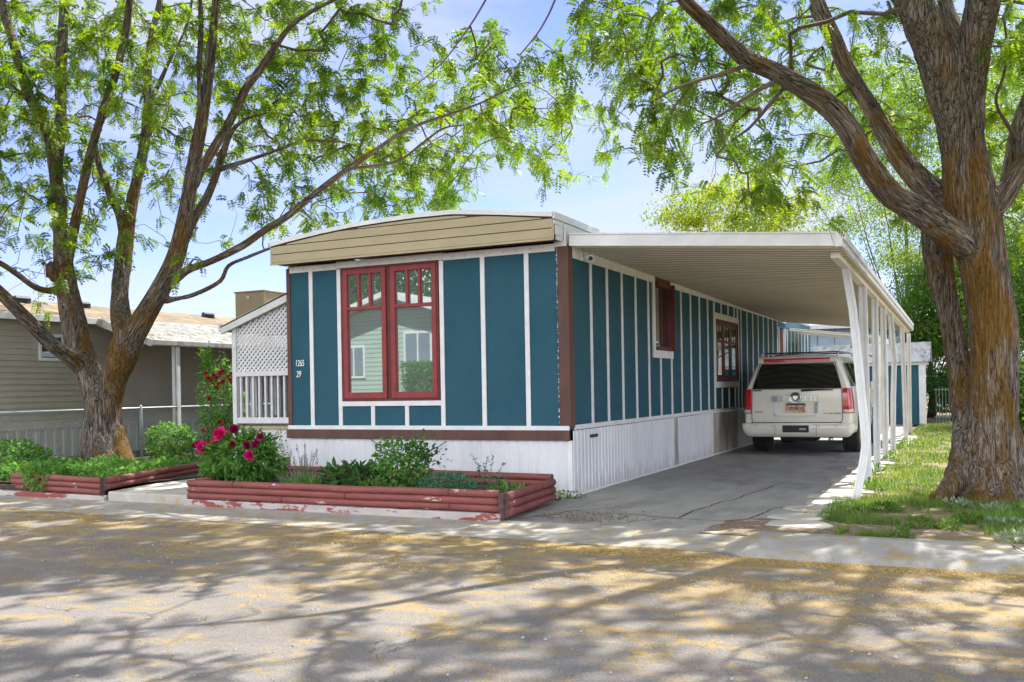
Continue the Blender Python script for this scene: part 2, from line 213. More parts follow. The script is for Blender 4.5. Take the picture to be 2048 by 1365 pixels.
def roadmat():
    m = bpy.data.materials.new('asphalt'); m.use_nodes = True; nt = m.node_tree; L = nt.links
    p = nt.nodes['Principled BSDF']; p.inputs['Roughness'].default_value = .9; p.inputs['Specular IOR Level'].default_value = .25
    c = nd(nt, 'ShaderNodeTexCoord'); o = c.outputs['Object']
    a = nd(nt, 'ShaderNodeTexNoise', Scale=140., Detail=3., Roughness=.8); L.new(o, a.inputs[0])
    b = nd(nt, 'ShaderNodeTexNoise', Scale=.8, Detail=5.); L.new(o, b.inputs[0])
    r = nd(nt, 'ShaderNodeValToRGB'); e = r.color_ramp.elements; e[0].position = .35; e[0].color = (.05, .05, .052, 1); e[1].position = .68; e[1].color = (.30, .275, .255, 1); L.new(a.outputs[0], r.inputs[0])
    t = nd(nt, 'ShaderNodeMixRGB'); t.inputs[2].default_value = (.185, .173, .158, 1); t.inputs[0].default_value = .3; L.new(r.outputs[0], t.inputs[1])
    t2 = nd(nt, 'ShaderNodeMixRGB', blend_type='MULTIPLY'); rr = nd(nt, 'ShaderNodeMapRange'); rr.inputs[1].default_value = .3; rr.inputs[2].default_value = .7; rr.inputs[3].default_value = .8; rr.inputs[4].default_value = 1.1
    L.new(b.outputs[0], rr.inputs[0]); t2.inputs[0].default_value = 1; L.new(t.outputs[0], t2.inputs[1]); L.new(rr.outputs[0], t2.inputs[2])
    # cracks, filled with blossom in places
    wv = nd(nt, 'ShaderNodeTexNoise', Scale=1.6, Detail=5.); L.new(o, wv.inputs[0])
    am = nd(nt, 'ShaderNodeMixRGB', blend_type='ADD'); am.inputs[0].default_value = .55; L.new(o, am.inputs[1]); L.new(wv.outputs['Color'], am.inputs[2])
    v = nd(nt, 'ShaderNodeTexVoronoi', Scale=1.15, feature='DISTANCE_TO_EDGE'); L.new(am.outputs[0], v.inputs[0])
    k = nd(nt, 'ShaderNodeMapRange'); k.inputs[1].default_value = .006; k.inputs[2].default_value = .0015; L.new(v.outputs['Distance'], k.inputs[0])
    kg = nd(nt, 'ShaderNodeMapRange'); kg.inputs[1].default_value = .022; kg.inputs[2].default_value = .003; L.new(v.outputs['Distance'], kg.inputs[0])
    # blossom litter: patches, denser towards the kerb (object y about -3) and thinner far out
    s = nd(nt, 'ShaderNodeSeparateXYZ'); L.new(o, s.inputs[0])
    dy = nd(nt, 'ShaderNodeMapRange'); dy.inputs[1].default_value = -6.8; dy.inputs[2].default_value = -3.; dy.inputs[3].default_value = .0; dy.inputs[4].default_value = .14; L.new(s.outputs[1], dy.inputs[0])
    dx = nd(nt, 'ShaderNodeMapRange'); dx.inputs[1].default_value = -5.; dx.inputs[2].default_value = 4.; dx.inputs[3].default_value = .02; dx.inputs[4].default_value = .05; L.new(s.outputs[0], dx.inputs[0])
    mpg = nd(nt, 'ShaderNodeMapping'); mpg.inputs['Scale'].default_value = (.55, 1.5, 1); L.new(o, mpg.inputs[0])
    n4 = nd(nt, 'ShaderNodeTexNoise', Scale=2.6, Detail=10., Roughness=.74); L.new(mpg.outputs[0], n4.inputs[0])
    s1 = nd(nt, 'ShaderNodeMath', operation='ADD'); L.new(n4.outputs[0], s1.inputs[0]); L.new(dy.outputs[0], s1.inputs[1])
    s2 = nd(nt, 'ShaderNodeMath', operation='ADD'); L.new(s1.outputs[0], s2.inputs[0]); L.new(dx.outputs[0], s2.inputs[1])
    s3 = nd(nt, 'ShaderNodeMath', operation='MULTIPLY_ADD'); s3.inputs[1].default_value = .10; L.new(kg.outputs[0], s3.inputs[0]); L.new(s2.outputs[0], s3.inputs[2])
    an = nd(nt, 'ShaderNodeMath', operation='MULTIPLY_ADD'); an.inputs[1].default_value = .45; L.new(a.outputs[0], an.inputs[0]); L.new(s3.outputs[0], an.inputs[2])
    g = nd(nt, 'ShaderNodeMapRange'); g.inputs[1].default_value = .80; g.inputs[2].default_value = .93; g.inputs[4].default_value = .62; L.new(an.outputs[0], g.inputs[0])
    m1 = nd(nt, 'ShaderNodeMixRGB'); m1.inputs[2].default_value = (.07, .065, .055, 1); L.new(k.outputs[0], m1.inputs[0]); L.new(t2.outputs[0], m1.inputs[1])
    gc = nd(nt, 'ShaderNodeMixRGB'); gc.inputs[1].default_value = (.22, .13, .025, 1); gc.inputs[2].default_value = (.45, .32, .10, 1); L.new(a.outputs[0], gc.inputs[0])
    m2 = nd(nt, 'ShaderNodeMixRGB'); L.new(g.outputs[0], m2.inputs[0]); L.new(m1.outputs[0], m2.inputs[1]); L.new(gc.outputs[0], m2.inputs[2])
    L.new(m2.outputs[0], p.inputs['Base Color'])
    bp = nd(nt, 'ShaderNodeBump', Strength=.5, Distance=.01); L.new(a.outputs[0], bp.inputs['Height']); L.new(bp.outputs[0], p.inputs['Normal'])
    return m
M['road'] = roadmat()

# ------------------------------------------------------------------ mesh helpers
class MB:
    def __init__(s): s.v = []; s.f = []
    def add(s, vs, fs):
        o = len(s.v); s.v += [tuple(map(float, a)) for a in vs]; s.f += [tuple(i + o for i in f) for f in fs]; return s
    def box(s, x0, x1, y0, y1, z0, z1):
        return s.hexa([(x0, y0), (x1, y0), (x1, y1), (x0, y1)], z0, z1)
    def hexa(s, q, z0, z1):
        n = len(q); z0 = z0 if hasattr(z0, '__len__') else [z0] * n; z1 = z1 if hasattr(z1, '__len__') else [z1] * n
        vs = [(*q[i], z0[i]) for i in range(n)] + [(*q[i], z1[i]) for i in range(n)]
        return s.add(vs, [tuple(range(n))[::-1], tuple(range(n, 2 * n))] + [(i, (i + 1) % n, n + (i + 1) % n, n + i) for i in range(n)])
    def prism(s, pts, d):      # planar 3-D polygon pushed by vector d
        n = len(pts); d = Vector(d); vs = [Vector(p) for p in pts]; vs += [p + d for p in vs]
        return s.add(vs, [tuple(range(n))[::-1], tuple(range(n, 2 * n))] + [(i, (i + 1) % n, n + (i + 1) % n, n + i) for i in range(n)])
    def bar(s, a, b, w, h, up=(0, 0, 1)):
        a = Vector(a); b = Vector(b); d = (b - a).normalized(); u = Vector(up); sd = d.cross(u).normalized(); u = sd.cross(d)
        c = [(-1, -1), (1, -1), (1, 1), (-1, 1)]
        vs = [p + sd * (w / 2 * i) + u * (h / 2 * j) for p in (a, b) for i, j in c]
        return s.add(vs, [(3, 2, 1, 0), (4, 5, 6, 7)] + [(i, (i + 1) % 4, 4 + (i + 1) % 4, 4 + i) for i in range(4)])
    def tube(s, pts, rad, n=8, cap=True):
        pts = [Vector(p) for p in pts]; m = len(pts); rad = rad if hasattr(rad, '__len__') else [rad] * m
        vs = []; nrm = None
        for i, p in enumerate(pts):
            d = (pts[min(i + 1, m - 1)] - pts[max(i - 1, 0)]).normalized()
            if nrm is None: nrm = d.orthogonal().normalized()
            nrm = (nrm - d * nrm.dot(d)).normalized(); b = d.cross(nrm)
            vs += [p + (nrm * math.cos(2 * math.pi * k / n) + b * math.sin(2 * math.pi * k / n)) * rad[i] for k in range(n)]
        fs = [(i * n + k, i * n + (k + 1) % n, (i + 1) * n + (k + 1) % n, (i + 1) * n + k) for i in range(m - 1) for k in range(n)]
        if cap: fs += [tuple(range(n))[::-1], tuple(range((m - 1) * n, m * n))]
        return s.add(vs, fs)
    def grid(s, rows):         # rows of equal length point lists
        n = len(rows[0]); vs = [p for r in rows for p in r]
        return s.add(vs, [(i * n + j, i * n + j + 1, (i + 1) * n + j + 1, (i + 1) * n + j) for i in range(len(rows) - 1) for j in range(n - 1)])
    def build(s, name, m, parent=None, smooth=False, bevel=0., kind=None):
        me = bpy.data.meshes.new(name); me.from_pydata(s.v, [], s.f); me.validate(); return link(name, me, m, parent, smooth, bevel, kind)
def link(name, me, m, parent=None, smooth=False, bevel=0., kind=None):
    for q in (m if isinstance(m, (list, tuple)) else [m]): me.materials.append(M[q] if isinstance(q, str) else q)
    o = bpy.data.objects.new(name, me); col.objects.link(o)
    if smooth: me.polygons.foreach_set('use_smooth', [True] * len(me.polygons))
    if bevel:
        b = o.modifiers.new('bevel', 'BEVEL'); b.width = bevel; b.segments = 2; b.limit_method = 'ANGLE'
    if parent: o.parent = parent; o.matrix_parent_inverse = Matrix.Translation(parent.location).inverted() if parent.parent is None else Matrix.Identity(4)
    if kind: o['kind'] = kind
    return o
def npmesh(name, V, F, m, parent=None, smooth=False, kind=None):   # V (n,3); F (k,4) or (k,3)
    me = bpy.data.meshes.new(name); V = np.ascontiguousarray(V, np.float32); F = np.ascontiguousarray(F, np.int32); k, c = F.shape
    me.vertices.add(len(V)); me.vertices.foreach_set('co', V.ravel()); me.loops.add(k * c); me.loops.foreach_set('vertex_index', F.ravel())
    me.polygons.add(k); me.polygons.foreach_set('loop_start', np.arange(0, k * c, c, dtype=np.int32)); me.polygons.foreach_set('loop_total', np.full(k, c, np.int32))
    me.update(calc_edges=True); return link(name, me, m, parent, smooth, 0, kind)
def thing(name, label, cat, loc=(0, 0, 0), group=None):
    o = bpy.data.objects.new(name, None); col.objects.link(o); o.location = loc; o.empty_display_size = .2
    return tag(o, label, cat, group)
def tag(o, label, cat=None, group=None):
    o['label'] = label
    if cat: o['category'] = cat
    if group: o['group'] = group
    return o
def part_label(o, l): o['label'] = l; return o
def rotm(ax, ang): return Matrix.Rotation(ang, 3, ax)
def textpart(name, body, size, m, parent, loc, rot=(R(90), 0, 0), ext=.004, shear=0., sx=1.):
    cu = bpy.data.curves.new('t', 'FONT'); cu.body = body; cu.size = size; cu.extrude = ext; cu.shear = shear; cu.align_x = 'CENTER'; cu.align_y = 'CENTER'
    t = bpy.data.objects.new('t', cu); col.objects.link(t); bpy.context.view_layer.update()
    me = bpy.data.meshes.new_from_object(t.evaluated_get(bpy.context.evaluated_depsgraph_get())); bpy.data.objects.remove(t)
    me.transform(Matrix.Translation(loc) @ Matrix.Rotation(rot[2], 4, 'Z') @ Matrix.Rotation(rot[0], 4, 'X') @ Matrix.Diagonal((sx, 1, 1, 1)))
    return link(name, me, m, parent)

# leaves as folded rhombi: P base points, D direction, Nn normal, size, aspect
def leaves(P, D, Nn, L_, asp=.4, fold=.15, six=True):
    D = D / (np.linalg.norm(D, axis=1, keepdims=True) + 1e-9); S = np.cross(D, Nn); S /= (np.linalg.norm(S, axis=1, keepdims=True) + 1e-9); U = np.cross(S, D)
    L_ = np.asarray(L_).reshape(-1, 1) * np.ones((len(P), 1)); W = L_ * asp * .5
    if six:
        v = np.stack([P, P + D * L_ * .3 + S * W * .9 + U * fold * L_, P + D * L_ * .7 + S * W * .75 + U * fold * .7 * L_, P + D * L_ - U * fold * .5 * L_,
                      P + D * L_ * .7 - S * W * .75 + U * fold * .7 * L_, P + D * L_ * .3 - S * W * .9 + U * fold * L_], 1)
        n = len(P); b = (np.arange(n) * 6)[:, None]; F = np.concatenate([b + np.array([[0, 1, 2, 3]]), b + np.array([[0, 3, 4, 5]])], 0)
        return v.reshape(-1, 3), F
    v = np.stack([P, P + D * L_ * .45 + S * W, P + D * L_, P + D * L_ * .45 - S * W], 1); n = len(P)
    return v.reshape(-1, 3), (np.arange(n) * 4)[:, None] + np.array([[0, 1, 2, 3]])
def rdir(n):
    d = rng.normal(size=(n, 3)); return d / np.linalg.norm(d, axis=1, keepdims=True)


# ------------------------------------------------------------------ the setting: ground, road, kerb, drive
def sheet(name, x0, x1, y0, y1, z, m, nx=2, ny=2, fz=None):
    xs = np.linspace(x0, x1, nx); ys = np.linspace(y0, y1, ny)
    b = MB(); b.grid([[(x, y, z + (fz(x, y) if fz else 0)) for x in xs] for y in ys]); return b.build(name, m, kind='structure')
sheet('ground', -400, 400, -400, 400, -.04, 'lawn')
sheet('road', -120, 120, -13.5, -3.02, -.002, 'road')
# concrete gutter, left of the drive and across it, dished; edge towards the road wanders a little
b = MB(); rows = [[], [], [], []]
for x in np.arange(-60, 3.1, .25):
    wob = .06 * mnoise.noise(Vector((x * .8, 0, 3)))
    rows[0].append((x, -3.12 + wob, .001)); rows[1].append((x, -2.75, -.0015 + .004)); rows[2].append((x, -2.42, .012)); rows[3].append((x, -2.22, .03))
b.grid(rows).build('gutter', 'gutterc', kind='structure', smooth=True)
# rolled kerb on the right
b = MB(); prof = [(-3.30, -.03), (-3.22, .025), (-3.08, .055), (-2.9, .075), (-2.6, .085), (-2.42, .082), (-2.32, .03), (-2.32, -.03)]
rows = [[] for _ in prof]
for x in [2.5, 2.56, 2.66, 2.8] + list(np.arange(3, 60, .4)):
    k = min(1, max(0, (x - 2.5) / .28)) ** .6
    for i, (y, z) in enumerate(prof): rows[i].append((x, y * k + (1 - k) * (-2.75) + .015 * mnoise.noise(Vector((x * 1.5, i, 0))), z * k - .03 * (1 - k)))
b.grid(rows).build('kerb', 'gutterc', kind='structure', smooth=True)
sheet('driveway', .0, 2.86, -2.24, 21., .018, 'concrete', 12, 60, lambda x, y: .008 * mnoise.noise(Vector((x, y, 0))) - (0.012 if y < -2.1 else 0))
sheet('dirt_strip', 2.5, 3.05, -2.4, 20, .006, 'dirt', 2, 40)
def lawnz(x, y): return .02 + .03 * mnoise.noise(Vector((x * .5, y * .5, 1))) + .012 * mnoise.noise(Vector((x * 3, y * 3, 1)))
sheet('lawn', 3.0, 30, -2.34, 60, .0, 'lawn', 90, 160, lawnz)
sheet('dirt_patch', 2.2, 4.4, -2.34, -1.0, .03, 'dirt', 20, 14, lambda x, y: .02 * mnoise.noise(Vector((x * 2.2, y * 2.2, 5))) - .03 * max(0, abs(x - 3.2) - .7) - .06 * max(0, (-.0 + y + 1.45)))
b = MB().hexa([(-5.40, -2.24), (-4.06, -2.24), (-4.5, .95), (-6.2, .95)], -.03, .14); b.build('walkway', 'slab', kind='structure', bevel=.015)
# far side of the street (seen only in the window panes)
sheet('far_lawn', -60, 60, -60, -13.5, .06, 'lawn', 4, 4)
# yard west of the walk, raised
sheet('yard_soil', -60, -5.62, -2.02, 60, .17, 'soil', 40, 40, lambda x, y: .03 * mnoise.noise(Vector((x, y, 0))))
MB().box(-60, -5.64, -2.1, -2.0, -.03, .15).build('yard_bank', 'soil', kind='structure')
sheet('porch_yard', -6.25, -4.25, .9, 30, .1, 'soil', 3, 10)

rgk = np.random.default_rng(9); b = MB()
for (xa, ya, xb, yb, am) in ((.06, -1.2, 2.7, -1.55, .05), (.2, -2.0, .9, -.7, .09), (1.2, -2.2, 1.7, -1.4, .07), (.3, -1.7, 1.1, -1.95, .06), (.05, 2.6, 2.8, 2.2, .05), (.05, 5.9, 2.8, 6.0, .03), (1.7, -1.4, 2.2, 2.3, .12), (2.2, -2.2, 2.6, -.2, .1)):
    m = 26; prev = None
    for k in range(m + 1):
        t = k / m; dx, dy = xb - xa, yb - ya; o_ = am * mnoise.noise(Vector((t * 5, xa, ya))) + am * .3 * mnoise.noise(Vector((t * 21, xa, ya))); Lk = math.hypot(dx, dy); px_ = xa + dx * t - dy / Lk * o_; py_ = ya + dy * t + dx / Lk * o_; wk = .006 + .006 * abs(mnoise.noise(Vector((t * 9, ya, 3)))); zz = .018 + .008 * mnoise.noise(Vector((px_, py_, 0))) + .006
        cur = ((px_ + dy / Lk * wk, py_ - dx / Lk * wk, zz), (px_ - dy / Lk * wk, py_ + dx / Lk * wk, zz))
        if prev: b.add([prev[0], cur[0], cur[1], prev[1]], [(0, 1, 2, 3)])
        prev = cur
b.build('driveway_cracks', 'soil', kind='structure')
# broken paving stones along the right edge of the drive
b0 = None
for i in range(26):
    y = -1.55 + i * .62 + rng.uniform(-.08, .08); cx = 3.0 + rng.uniform(-.05, .08) - (.1 if i < 3 else 0); rx = rng.uniform(.24, .33); ry = rng.uniform(.22, .29)
    pts = []; n = 7
    for k in range(n):
        a = 2 * math.pi * (k + rng.uniform(-.25, .25)) / n; q = max(abs(math.cos(a)), abs(math.sin(a)))
        pts.append((cx + rx * math.cos(a) / q * rng.uniform(.86, 1.), y + ry * math.sin(a) / q * rng.uniform(.86, 1.)))
    s = MB().hexa(pts, -.02, [.035 + rng.uniform(-.008, .008) for _ in pts]).build('paving_stone', 'slab', bevel=.008)
    tag(s, 'irregular pale concrete paving stone in the row along the right edge of the driveway', 'paving stone', 'broken paving stones edging the driveway')

# ------------------------------------------------------------------ mobile home
W = 4.31; ZT = 3.118; ZB = .83; YE = 19.6
H = thing('mobile_home', 'single storey mobile home clad in teal panels with white battens and a bowed roof', 'mobile home', (0, 0, 0))
def P_(b, name, m, **k): return b.build(name, m, H, **k)
# front wall around the window opening
WX0, WX1, WZ0, WZ1 = -3.37, -1.82, 1.22, 3.06
b = MB(); b.box(-W, WX0, 0, .12, ZB, ZT); b.box(WX1, 0, 0, .12, ZB, ZT); b.box(WX0, WX1, 0, .12, ZB, WZ0); b.box(WX0, WX1, 0, .12, WZ1, ZT)
P_(b, 'front_wall', 'teal')
# side wall with three openings
S1 = (3.52, 4.38, 1.92, 3.0); S2 = (7.42, 9.36, 1.42, 2.64); S3 = (14.25, 15.25, .86, 2.82)
b = MB(); ys = [.12, S1[0], S1[1], S2[0], S2[1], S3[0], S3[1], YE]
for i in range(7):
    if i % 2 == 0: b.box(-.12, 0, ys[i], ys[i + 1], ZB, ZT - .02)
    else:
        s = (S1, S2, S3)[i // 2]; b.box(-.12, 0, s[0], s[1], ZB, s[2]); b.box(-.12, 0, s[0], s[1], s[3], ZT - .02)
P_(b, 'side_wall', 'teal')
b = MB(); b.box(-W, -W + .12, .12, YE, ZB, ZT); b.box(-W, 0, YE, YE + .1, ZB, ZT); P_(b, 'rear_wall', 'teal')
# black sheets stand in for the unlit interior behind the panes
P_(MB().box(-W + .15, -.3, .5, YE - .2, ZB + .02, ZB + .06).box(-.30, -.28, .3, YE - .2, ZB, ZT), 'dark_interior_backing', 'black')
# front battens
def xo(px): return ony(px, 700, 0)[0]
FB = [xo(624.5), xo(1056), xo(968), xo(885.5), xo(680.5)]
for i, x in enumerate(FB):
    wd = .062; z0, z1 = ZB + .055, ZT - .07
    o = P_(MB().box(x - wd / 2, x + wd / 2, -.018, -.0, z0, z1), 'batten', 'white', bevel=.003)
for px in (745, 813):
    x = xo(px); P_(MB().box(x - .03, x + .03, -.018, 0, ZB + .055, WZ0 - .07), 'batten', 'white', bevel=.003)
P_(MB().box(FB[4] + .031, FB[3] - .031, -.022, 0, WZ0 - .07, WZ0 - .002), 'window_trim', 'white', bevel=.003)
b = MB(); b.box(-W + .05, FB[4] - .034, -.02, 0, ZT - .07, ZT + .015); b.box(FB[4] - .034, FB[3] + .034, -.026, 0, ZT - .06, ZT + .03); b.box(FB[3] + .036, -.16, -.02, 0, ZT - .07, ZT + .02); b.box(-.158, -.0, -.022, 0, ZT - .02, ZT + .04)
trim_o = P_(b, 'top_trim', 'white')
P_(MB().box(-W - .02, .0, -.026, 0, ZB + .0, ZB + .055), 'bottom_trim', 'white', bevel=.003)
P_(MB().box(-W - .03, .004, -.042, 0, ZB - .125, ZB - .002), 'skirt_band', 'brown', bevel=.004)
# corner boards
P_(MB().box(-W - .018, -W + .05, -.016, .06, ZB + .056, ZT - .002), 'corner_board', 'brown', bevel=.004)
b = MB(); b.box(-.125, .022, -.02, -.0, ZB + .057, ZT - .022); b.box(-.0, .022, -.0, .125, ZB + .03, ZT - .03); corner_o = P_(b, 'corner_board', 'brown')
rg0 = np.random.default_rng(77)
def join_detail(o, b, m):      # small marks that belong to a board go into its own mesh
    me = o.data; bm_ = bmesh.new(); bm_.from_mesh(me); k = len(me.materials); me.materials.append(M[m]); vs = [bm_.verts.new(v) for v in b.v]
    for f in b.f:
        fc = bm_.faces.new([vs[i] for i in f]); fc.material_index = k
    bm_.to_mesh(me); bm_.free()
b = MB()
for k in range(70):
    z = rg0.uniform(ZB + .08, ZT - .05); s_ = rg0.uniform(.004, .016); h_ = rg0.uniform(.01, .05); x_ = -.128 - rg0.uniform(0, .012); b.add([(x_ - s_, -.0035, z), (x_ + s_ * .6, -.0035, z - h_ * .2), (x_ + s_, -.0035, z + h_), (x_ - s_ * .4, -.0035, z + h_ * .8)], [(0, 1, 2, 3)])
join_detail(corner_o, b, 'number_flake')
b = MB()
for x_ in list(np.linspace(-4.2, -.3, 22)):
    z = ZT - .03 + rg0.uniform(-.01, .01); b.tube([(x_, -.0275, z), (x_, -.0215, z)], .006, 6)
join_detail(trim_o, b, 'brown')
# side battens
bys = [.163 + .61 * n for n in range(1, 12)] + [9.753 + .61 * n for n in range(0, 10) if not 14.1 < 9.753 + .61 * n < 15.4] + [15.5, 16.1, 16.7, 17.3, 17.9, 18.5, 19.1]
for y in bys:
    if S2[0] - .15 < y < S2[1] + .15: continue
    segs = [(ZB + .06, ZT - .15)]
    if S1[0] - .1 < y < S1[1] + .1: segs = [(ZB + .06, S1[2] - .12)]
    if y > 15.4: segs = [(ZB + .0, 2.82)]
    for z0, z1 in segs: P_(MB().box(0, .018, y - .03, y + .03, z0, z1), 'batten', 'white', bevel=.003)
for y in (S2[0] - .06, S2[1] + .06, 7.95, 8.55, 9.1):
    if y in (S2[0] - .06, S2[1] + .06): P_(MB().box(0, .02, y - .045, y + .045, ZB + .06, ZT - .15), 'batten', 'white', bevel=.003)
    else:
        P_(MB().box(0, .018, y - .03, y + .03, ZB + .06, S2[2] - .13), 'batten', 'white', bevel=.003); P_(MB().box(0, .018, y - .03, y + .03, S2[3] + .13, ZT - .15), 'batten', 'white', bevel=.003)
b = MB(); b.box(0, .024, .126, S1[0] - .1, ZT - .15, ZT - .02); b.box(0, .024, S1[1] + .1, 9.72, ZT - .15, ZT - .02); b.box(0, .018, 9.723, 15.3, ZT - .15, ZT - .1)
P_(b, 'top_trim', 'white', bevel=.003)
P_(MB().box(0, .02, S1[0] - .098, S1[1] + .098, S1[3] + .002, ZT - .02), 'header_board', 'darkred')
P_(MB().box(0, .02, .126, YE, ZB - .0, ZB + .06), 'bottom_trim', 'white', bevel=.003)
for s in (S1, S2):
    b = MB(); b.box(0, .03, s[0] - .1, s[0] - .001, s[2] - .12, s[3] + .1); b.box(0, .03, s[1] + .001, s[1] + .1, s[2] - .12, s[3] + .1); b.box(0, .03, s[0], s[1], s[2] - .12, s[2] - .001)
    if s is S2: b.box(0, .03, s[0], s[1], s[3] + .001, s[3] + .12)
    P_(b, 'window_trim', 'white', bevel=.003)
# front window: two sashes, three lights over one
wn = P_(MB().box(WX0, WX0 + .03, -.03, .06, WZ0, WZ1).box(WX1 - .03, WX1, -.03, .06, WZ0, WZ1).box(WX0 + .03, WX1 - .03, -.03, .06, WZ0, WZ0 + .03).box(WX0 + .03, WX1 - .03, -.03, .06, WZ1 - .03, WZ1).box(-2.635, -2.565, -.012, .06, WZ0 + .03, WZ1 - .03), 'window', 'darkred', bevel=.003)
part_label(wn, 'tall red framed double window with three small lights over each large pane')
for a, c in ((WX0 + .033, -2.638), (-2.562, WX1 - .033)):
    t = .07; z0, z1 = WZ0 + .033, WZ1 - .033; zt = z1 - .56
    b = MB(); b.box(a, a + t, -.035, .02, z0, z1); b.box(c - t, c, -.035, .02, z0, z1); b.box(a + t, c - t, -.034, .02, z0, z0 + .085); b.box(a + t, c - t, -.034, .02, z1 - t, z1)
    b.box(a + t, c - t, -.033, .02, zt, zt + .045)
    for k in (1, 2):
        xm = a + t + (c - a - 2 * t) * k / 3; b.box(xm - .02, xm + .02, -.031, .02, zt + .045, z1 - t)
    b.build('sash', 'red', wn, bevel=.004)
    MB().box(a + t - .01, c - t + .01, .004, .010, z0 + .07, z1 - t + .01).build('pane', 'glass', wn)
MB().box(WX0, WX1, .07, .09, WZ0, WZ1).build('backing', 'black', wn)
# side windows
w1 = P_(MB().box(-.1, .004, S1[0], S1[0] + .05, S1[2], S1[3]).box(-.1, .10, S1[1] - .05, S1[1], S1[2], S1[3]).box(-.1, .05, S1[0] + .05, S1[1] - .05, S1[2], S1[2] + .06).box(-.1, .05, S1[0] + .05, S1[1] - .05, S1[3] - .06, S1[3]), 'window', 'darkred', bevel=.003)
MB().box(-.03, -.02, S1[0], S1[1], S1[2], S1[3]).build('pane', 'sideglass', w1); MB().box(-.02, -.0, 3.93, 3.97, S1[2] + .06, S1[3] - .06).build('mullion', 'darkred', w1)
w2 = P_(MB().box(-.08, .026, S2[0], S2[0] + .05, S2[2], S2[3]).box(-.08, .04, S2[1] - .05, S2[1], S2[2], S2[3]).box(-.08, .04, S2[0] + .05, S2[1] - .05, S2[2], S2[2] + .05).box(-.08, .04, S2[0] + .05, S2[1] - .05, S2[3] - .05, S2[3]), 'window', 'darkred', bevel=.003)
for k in range(3):
    y0 = S2[0] + .053 + k * .613; y1 = y0 + .6
    b = MB(); b.box(-.04, .022, y0, y0 + .09, S2[2] + .053, S2[3] - .053); b.box(-.04, .022, y1 - .09, y1, S2[2] + .053, S2[3] - .053); b.box(-.04, .022, y0 + .09, y1 - .09, S2[2] + .053, S2[2] + .13); b.box(-.04, .022, y0 + .09, y1 - .09, S2[3] - .12, S2[3] - .053); b.box(-.04, .020, y0 + .09, y1 - .09, S2[3] - .45, S2[3] - .40)
    b.box(-.04, .018, y0 + .28, y0 + .31, S2[3] - .40, S2[3] - .12); b.build('sash', 'darkred', w2, bevel=.003)
MB().box(.0, .008, S2[0] + .05, S2[1] - .05, S2[2] + .05, S2[3] - .05).build('pane', 'sideglass', w2)
d3 = P_(MB().box(-.09, -.05, S3[0], S3[1], S3[2], S3[3]), 'door', 'darkred', bevel=.004); part_label(d3, 'dark brown side door under the carport')
MB().box(-.1, .01, S3[0], S3[0] + .06, S3[2], S3[3]).box(-.1, .01, S3[1] - .06, S3[1], S3[2], S3[3]).build('door_frame', 'white', d3)
# skirting, ribbed vertically
def ribbed(x0, y0, x1, y1, z0, z1, pitch=.075, depth=.012, out=(0, -1)):
    L_ = math.hypot(x1 - x0, y1 - y0); n = int(L_ / pitch); b = MB(); A = []; B_ = []
    for i in range(n):
        for t, d in ((0, 0), (.08, 1), (.5, 1), (.58, 0)):
            u = (i + t) / n; x = x0 + (x1 - x0) * u + out[0] * depth * d; y = y0 + (y1 - y0) * u + out[1] * depth * d; A.append((x, y, z0)); B_.append((x, y, z1))
    A.append((x1, y1, z0)); B_.append((x1, y1, z1)); return b.grid([B_, A] if out[0] > 0 else [A, B_])
P_(ribbed(-W - .0, -.004, -.03, -.004, -.02, ZB - .12, .13, .008), 'front_skirting', 'skirt')
P_(MB().box(-.03, .03, -.02, .03, -.02, ZB - .126), 'corner_post', 'whitemetal', bevel=.004)
cuts = [(.03, 4.45, 'skirt'), (4.45, 4.68, 'skirtgray'), (4.68, 7.1, 'skirt'), (7.1, 9.2, 'skirtgray'), (9.2, YE, 'skirt')]
for a, c, m in cuts:
    o = P_(ribbed(.028, a, .028, c, -.02, ZB - .005, .12, .008, (1, 0)), 'side_skirting', m)
    if m != 'skirt': part_label(o, 'bare grey metal skirting panel')
P_(MB().box(.02, .05, .03, YE, .0, .045), 'skirting_rail', 'whitemetal')
P_(MB().box(.03, .043, .6, .86, .71, .75).box(.043, .046, .6, .86, .727, .733), 'vent_slot', 'black')
P_(MB().box(-W, -W + .05, .0, YE, .0, ZB), 'rear_skirting', 'skirt')
# gable fascia: tan boards following the bowed roof
top = [(541, 487), (580, 476), (640, 461), (700, 448), (760, 438), (830, 428), (905, 420.5), (1000, 421.5), (1107, 425)]
YF = -.3
tp = [ony(px, py, YF) for px, py in top]; tp[-1][0] = -.045; XL = tp[0][0]; XR = tp[-1][0]
zlow = 3.155; tp = [(p[0], p[2]) for p in tp]
def ztop(x): return float(np.interp(x, [p[0] for p in tp], [p[1] for p in tp]))
drip = .075
def board(x0, x1, za, zb, y):       # board between heights za and zb, clipped by the roof bow
    xs = np.linspace(x0, x1, 30); lo = [(x, za) for x in xs if ztop(x) - drip > za + .004]; 
    if len(lo) < 2: return None
    hi = [(x, min(zb, ztop(x) - drip)) for x, _ in lo]; return MB().prism([(x, y, z) for x, z in lo] + [(x, y, z) for x, z in hi[::-1]], (0, .03, 0))
P_(MB().prism([(XL, YF + .012, zlow)] + [(XR, YF + .012, zlow)] + [(x, YF + .012, z - drip + .03) for x, z in tp[::-1]], (0, .05, 0)), 'gable_backing', 'tangroove')
for i in range(4):
    za = zlow + .012 + i * .118; bb = board(XL + .004, XR - .004, za, za + .108, YF - .018)
    if bb: P_(bb, 'fascia_board', 'tan', bevel=.003)
P_(MB().box(XL, XR, YF - .02, YF + .0, zlow - .02, zlow + .009), 'fascia_lip', 'tan', bevel=.003)
P_(MB().box(XL, XL + .03, YF + .0, .02, zlow - .0, ztop(XL) - drip), 'fascia_return', 'tan')
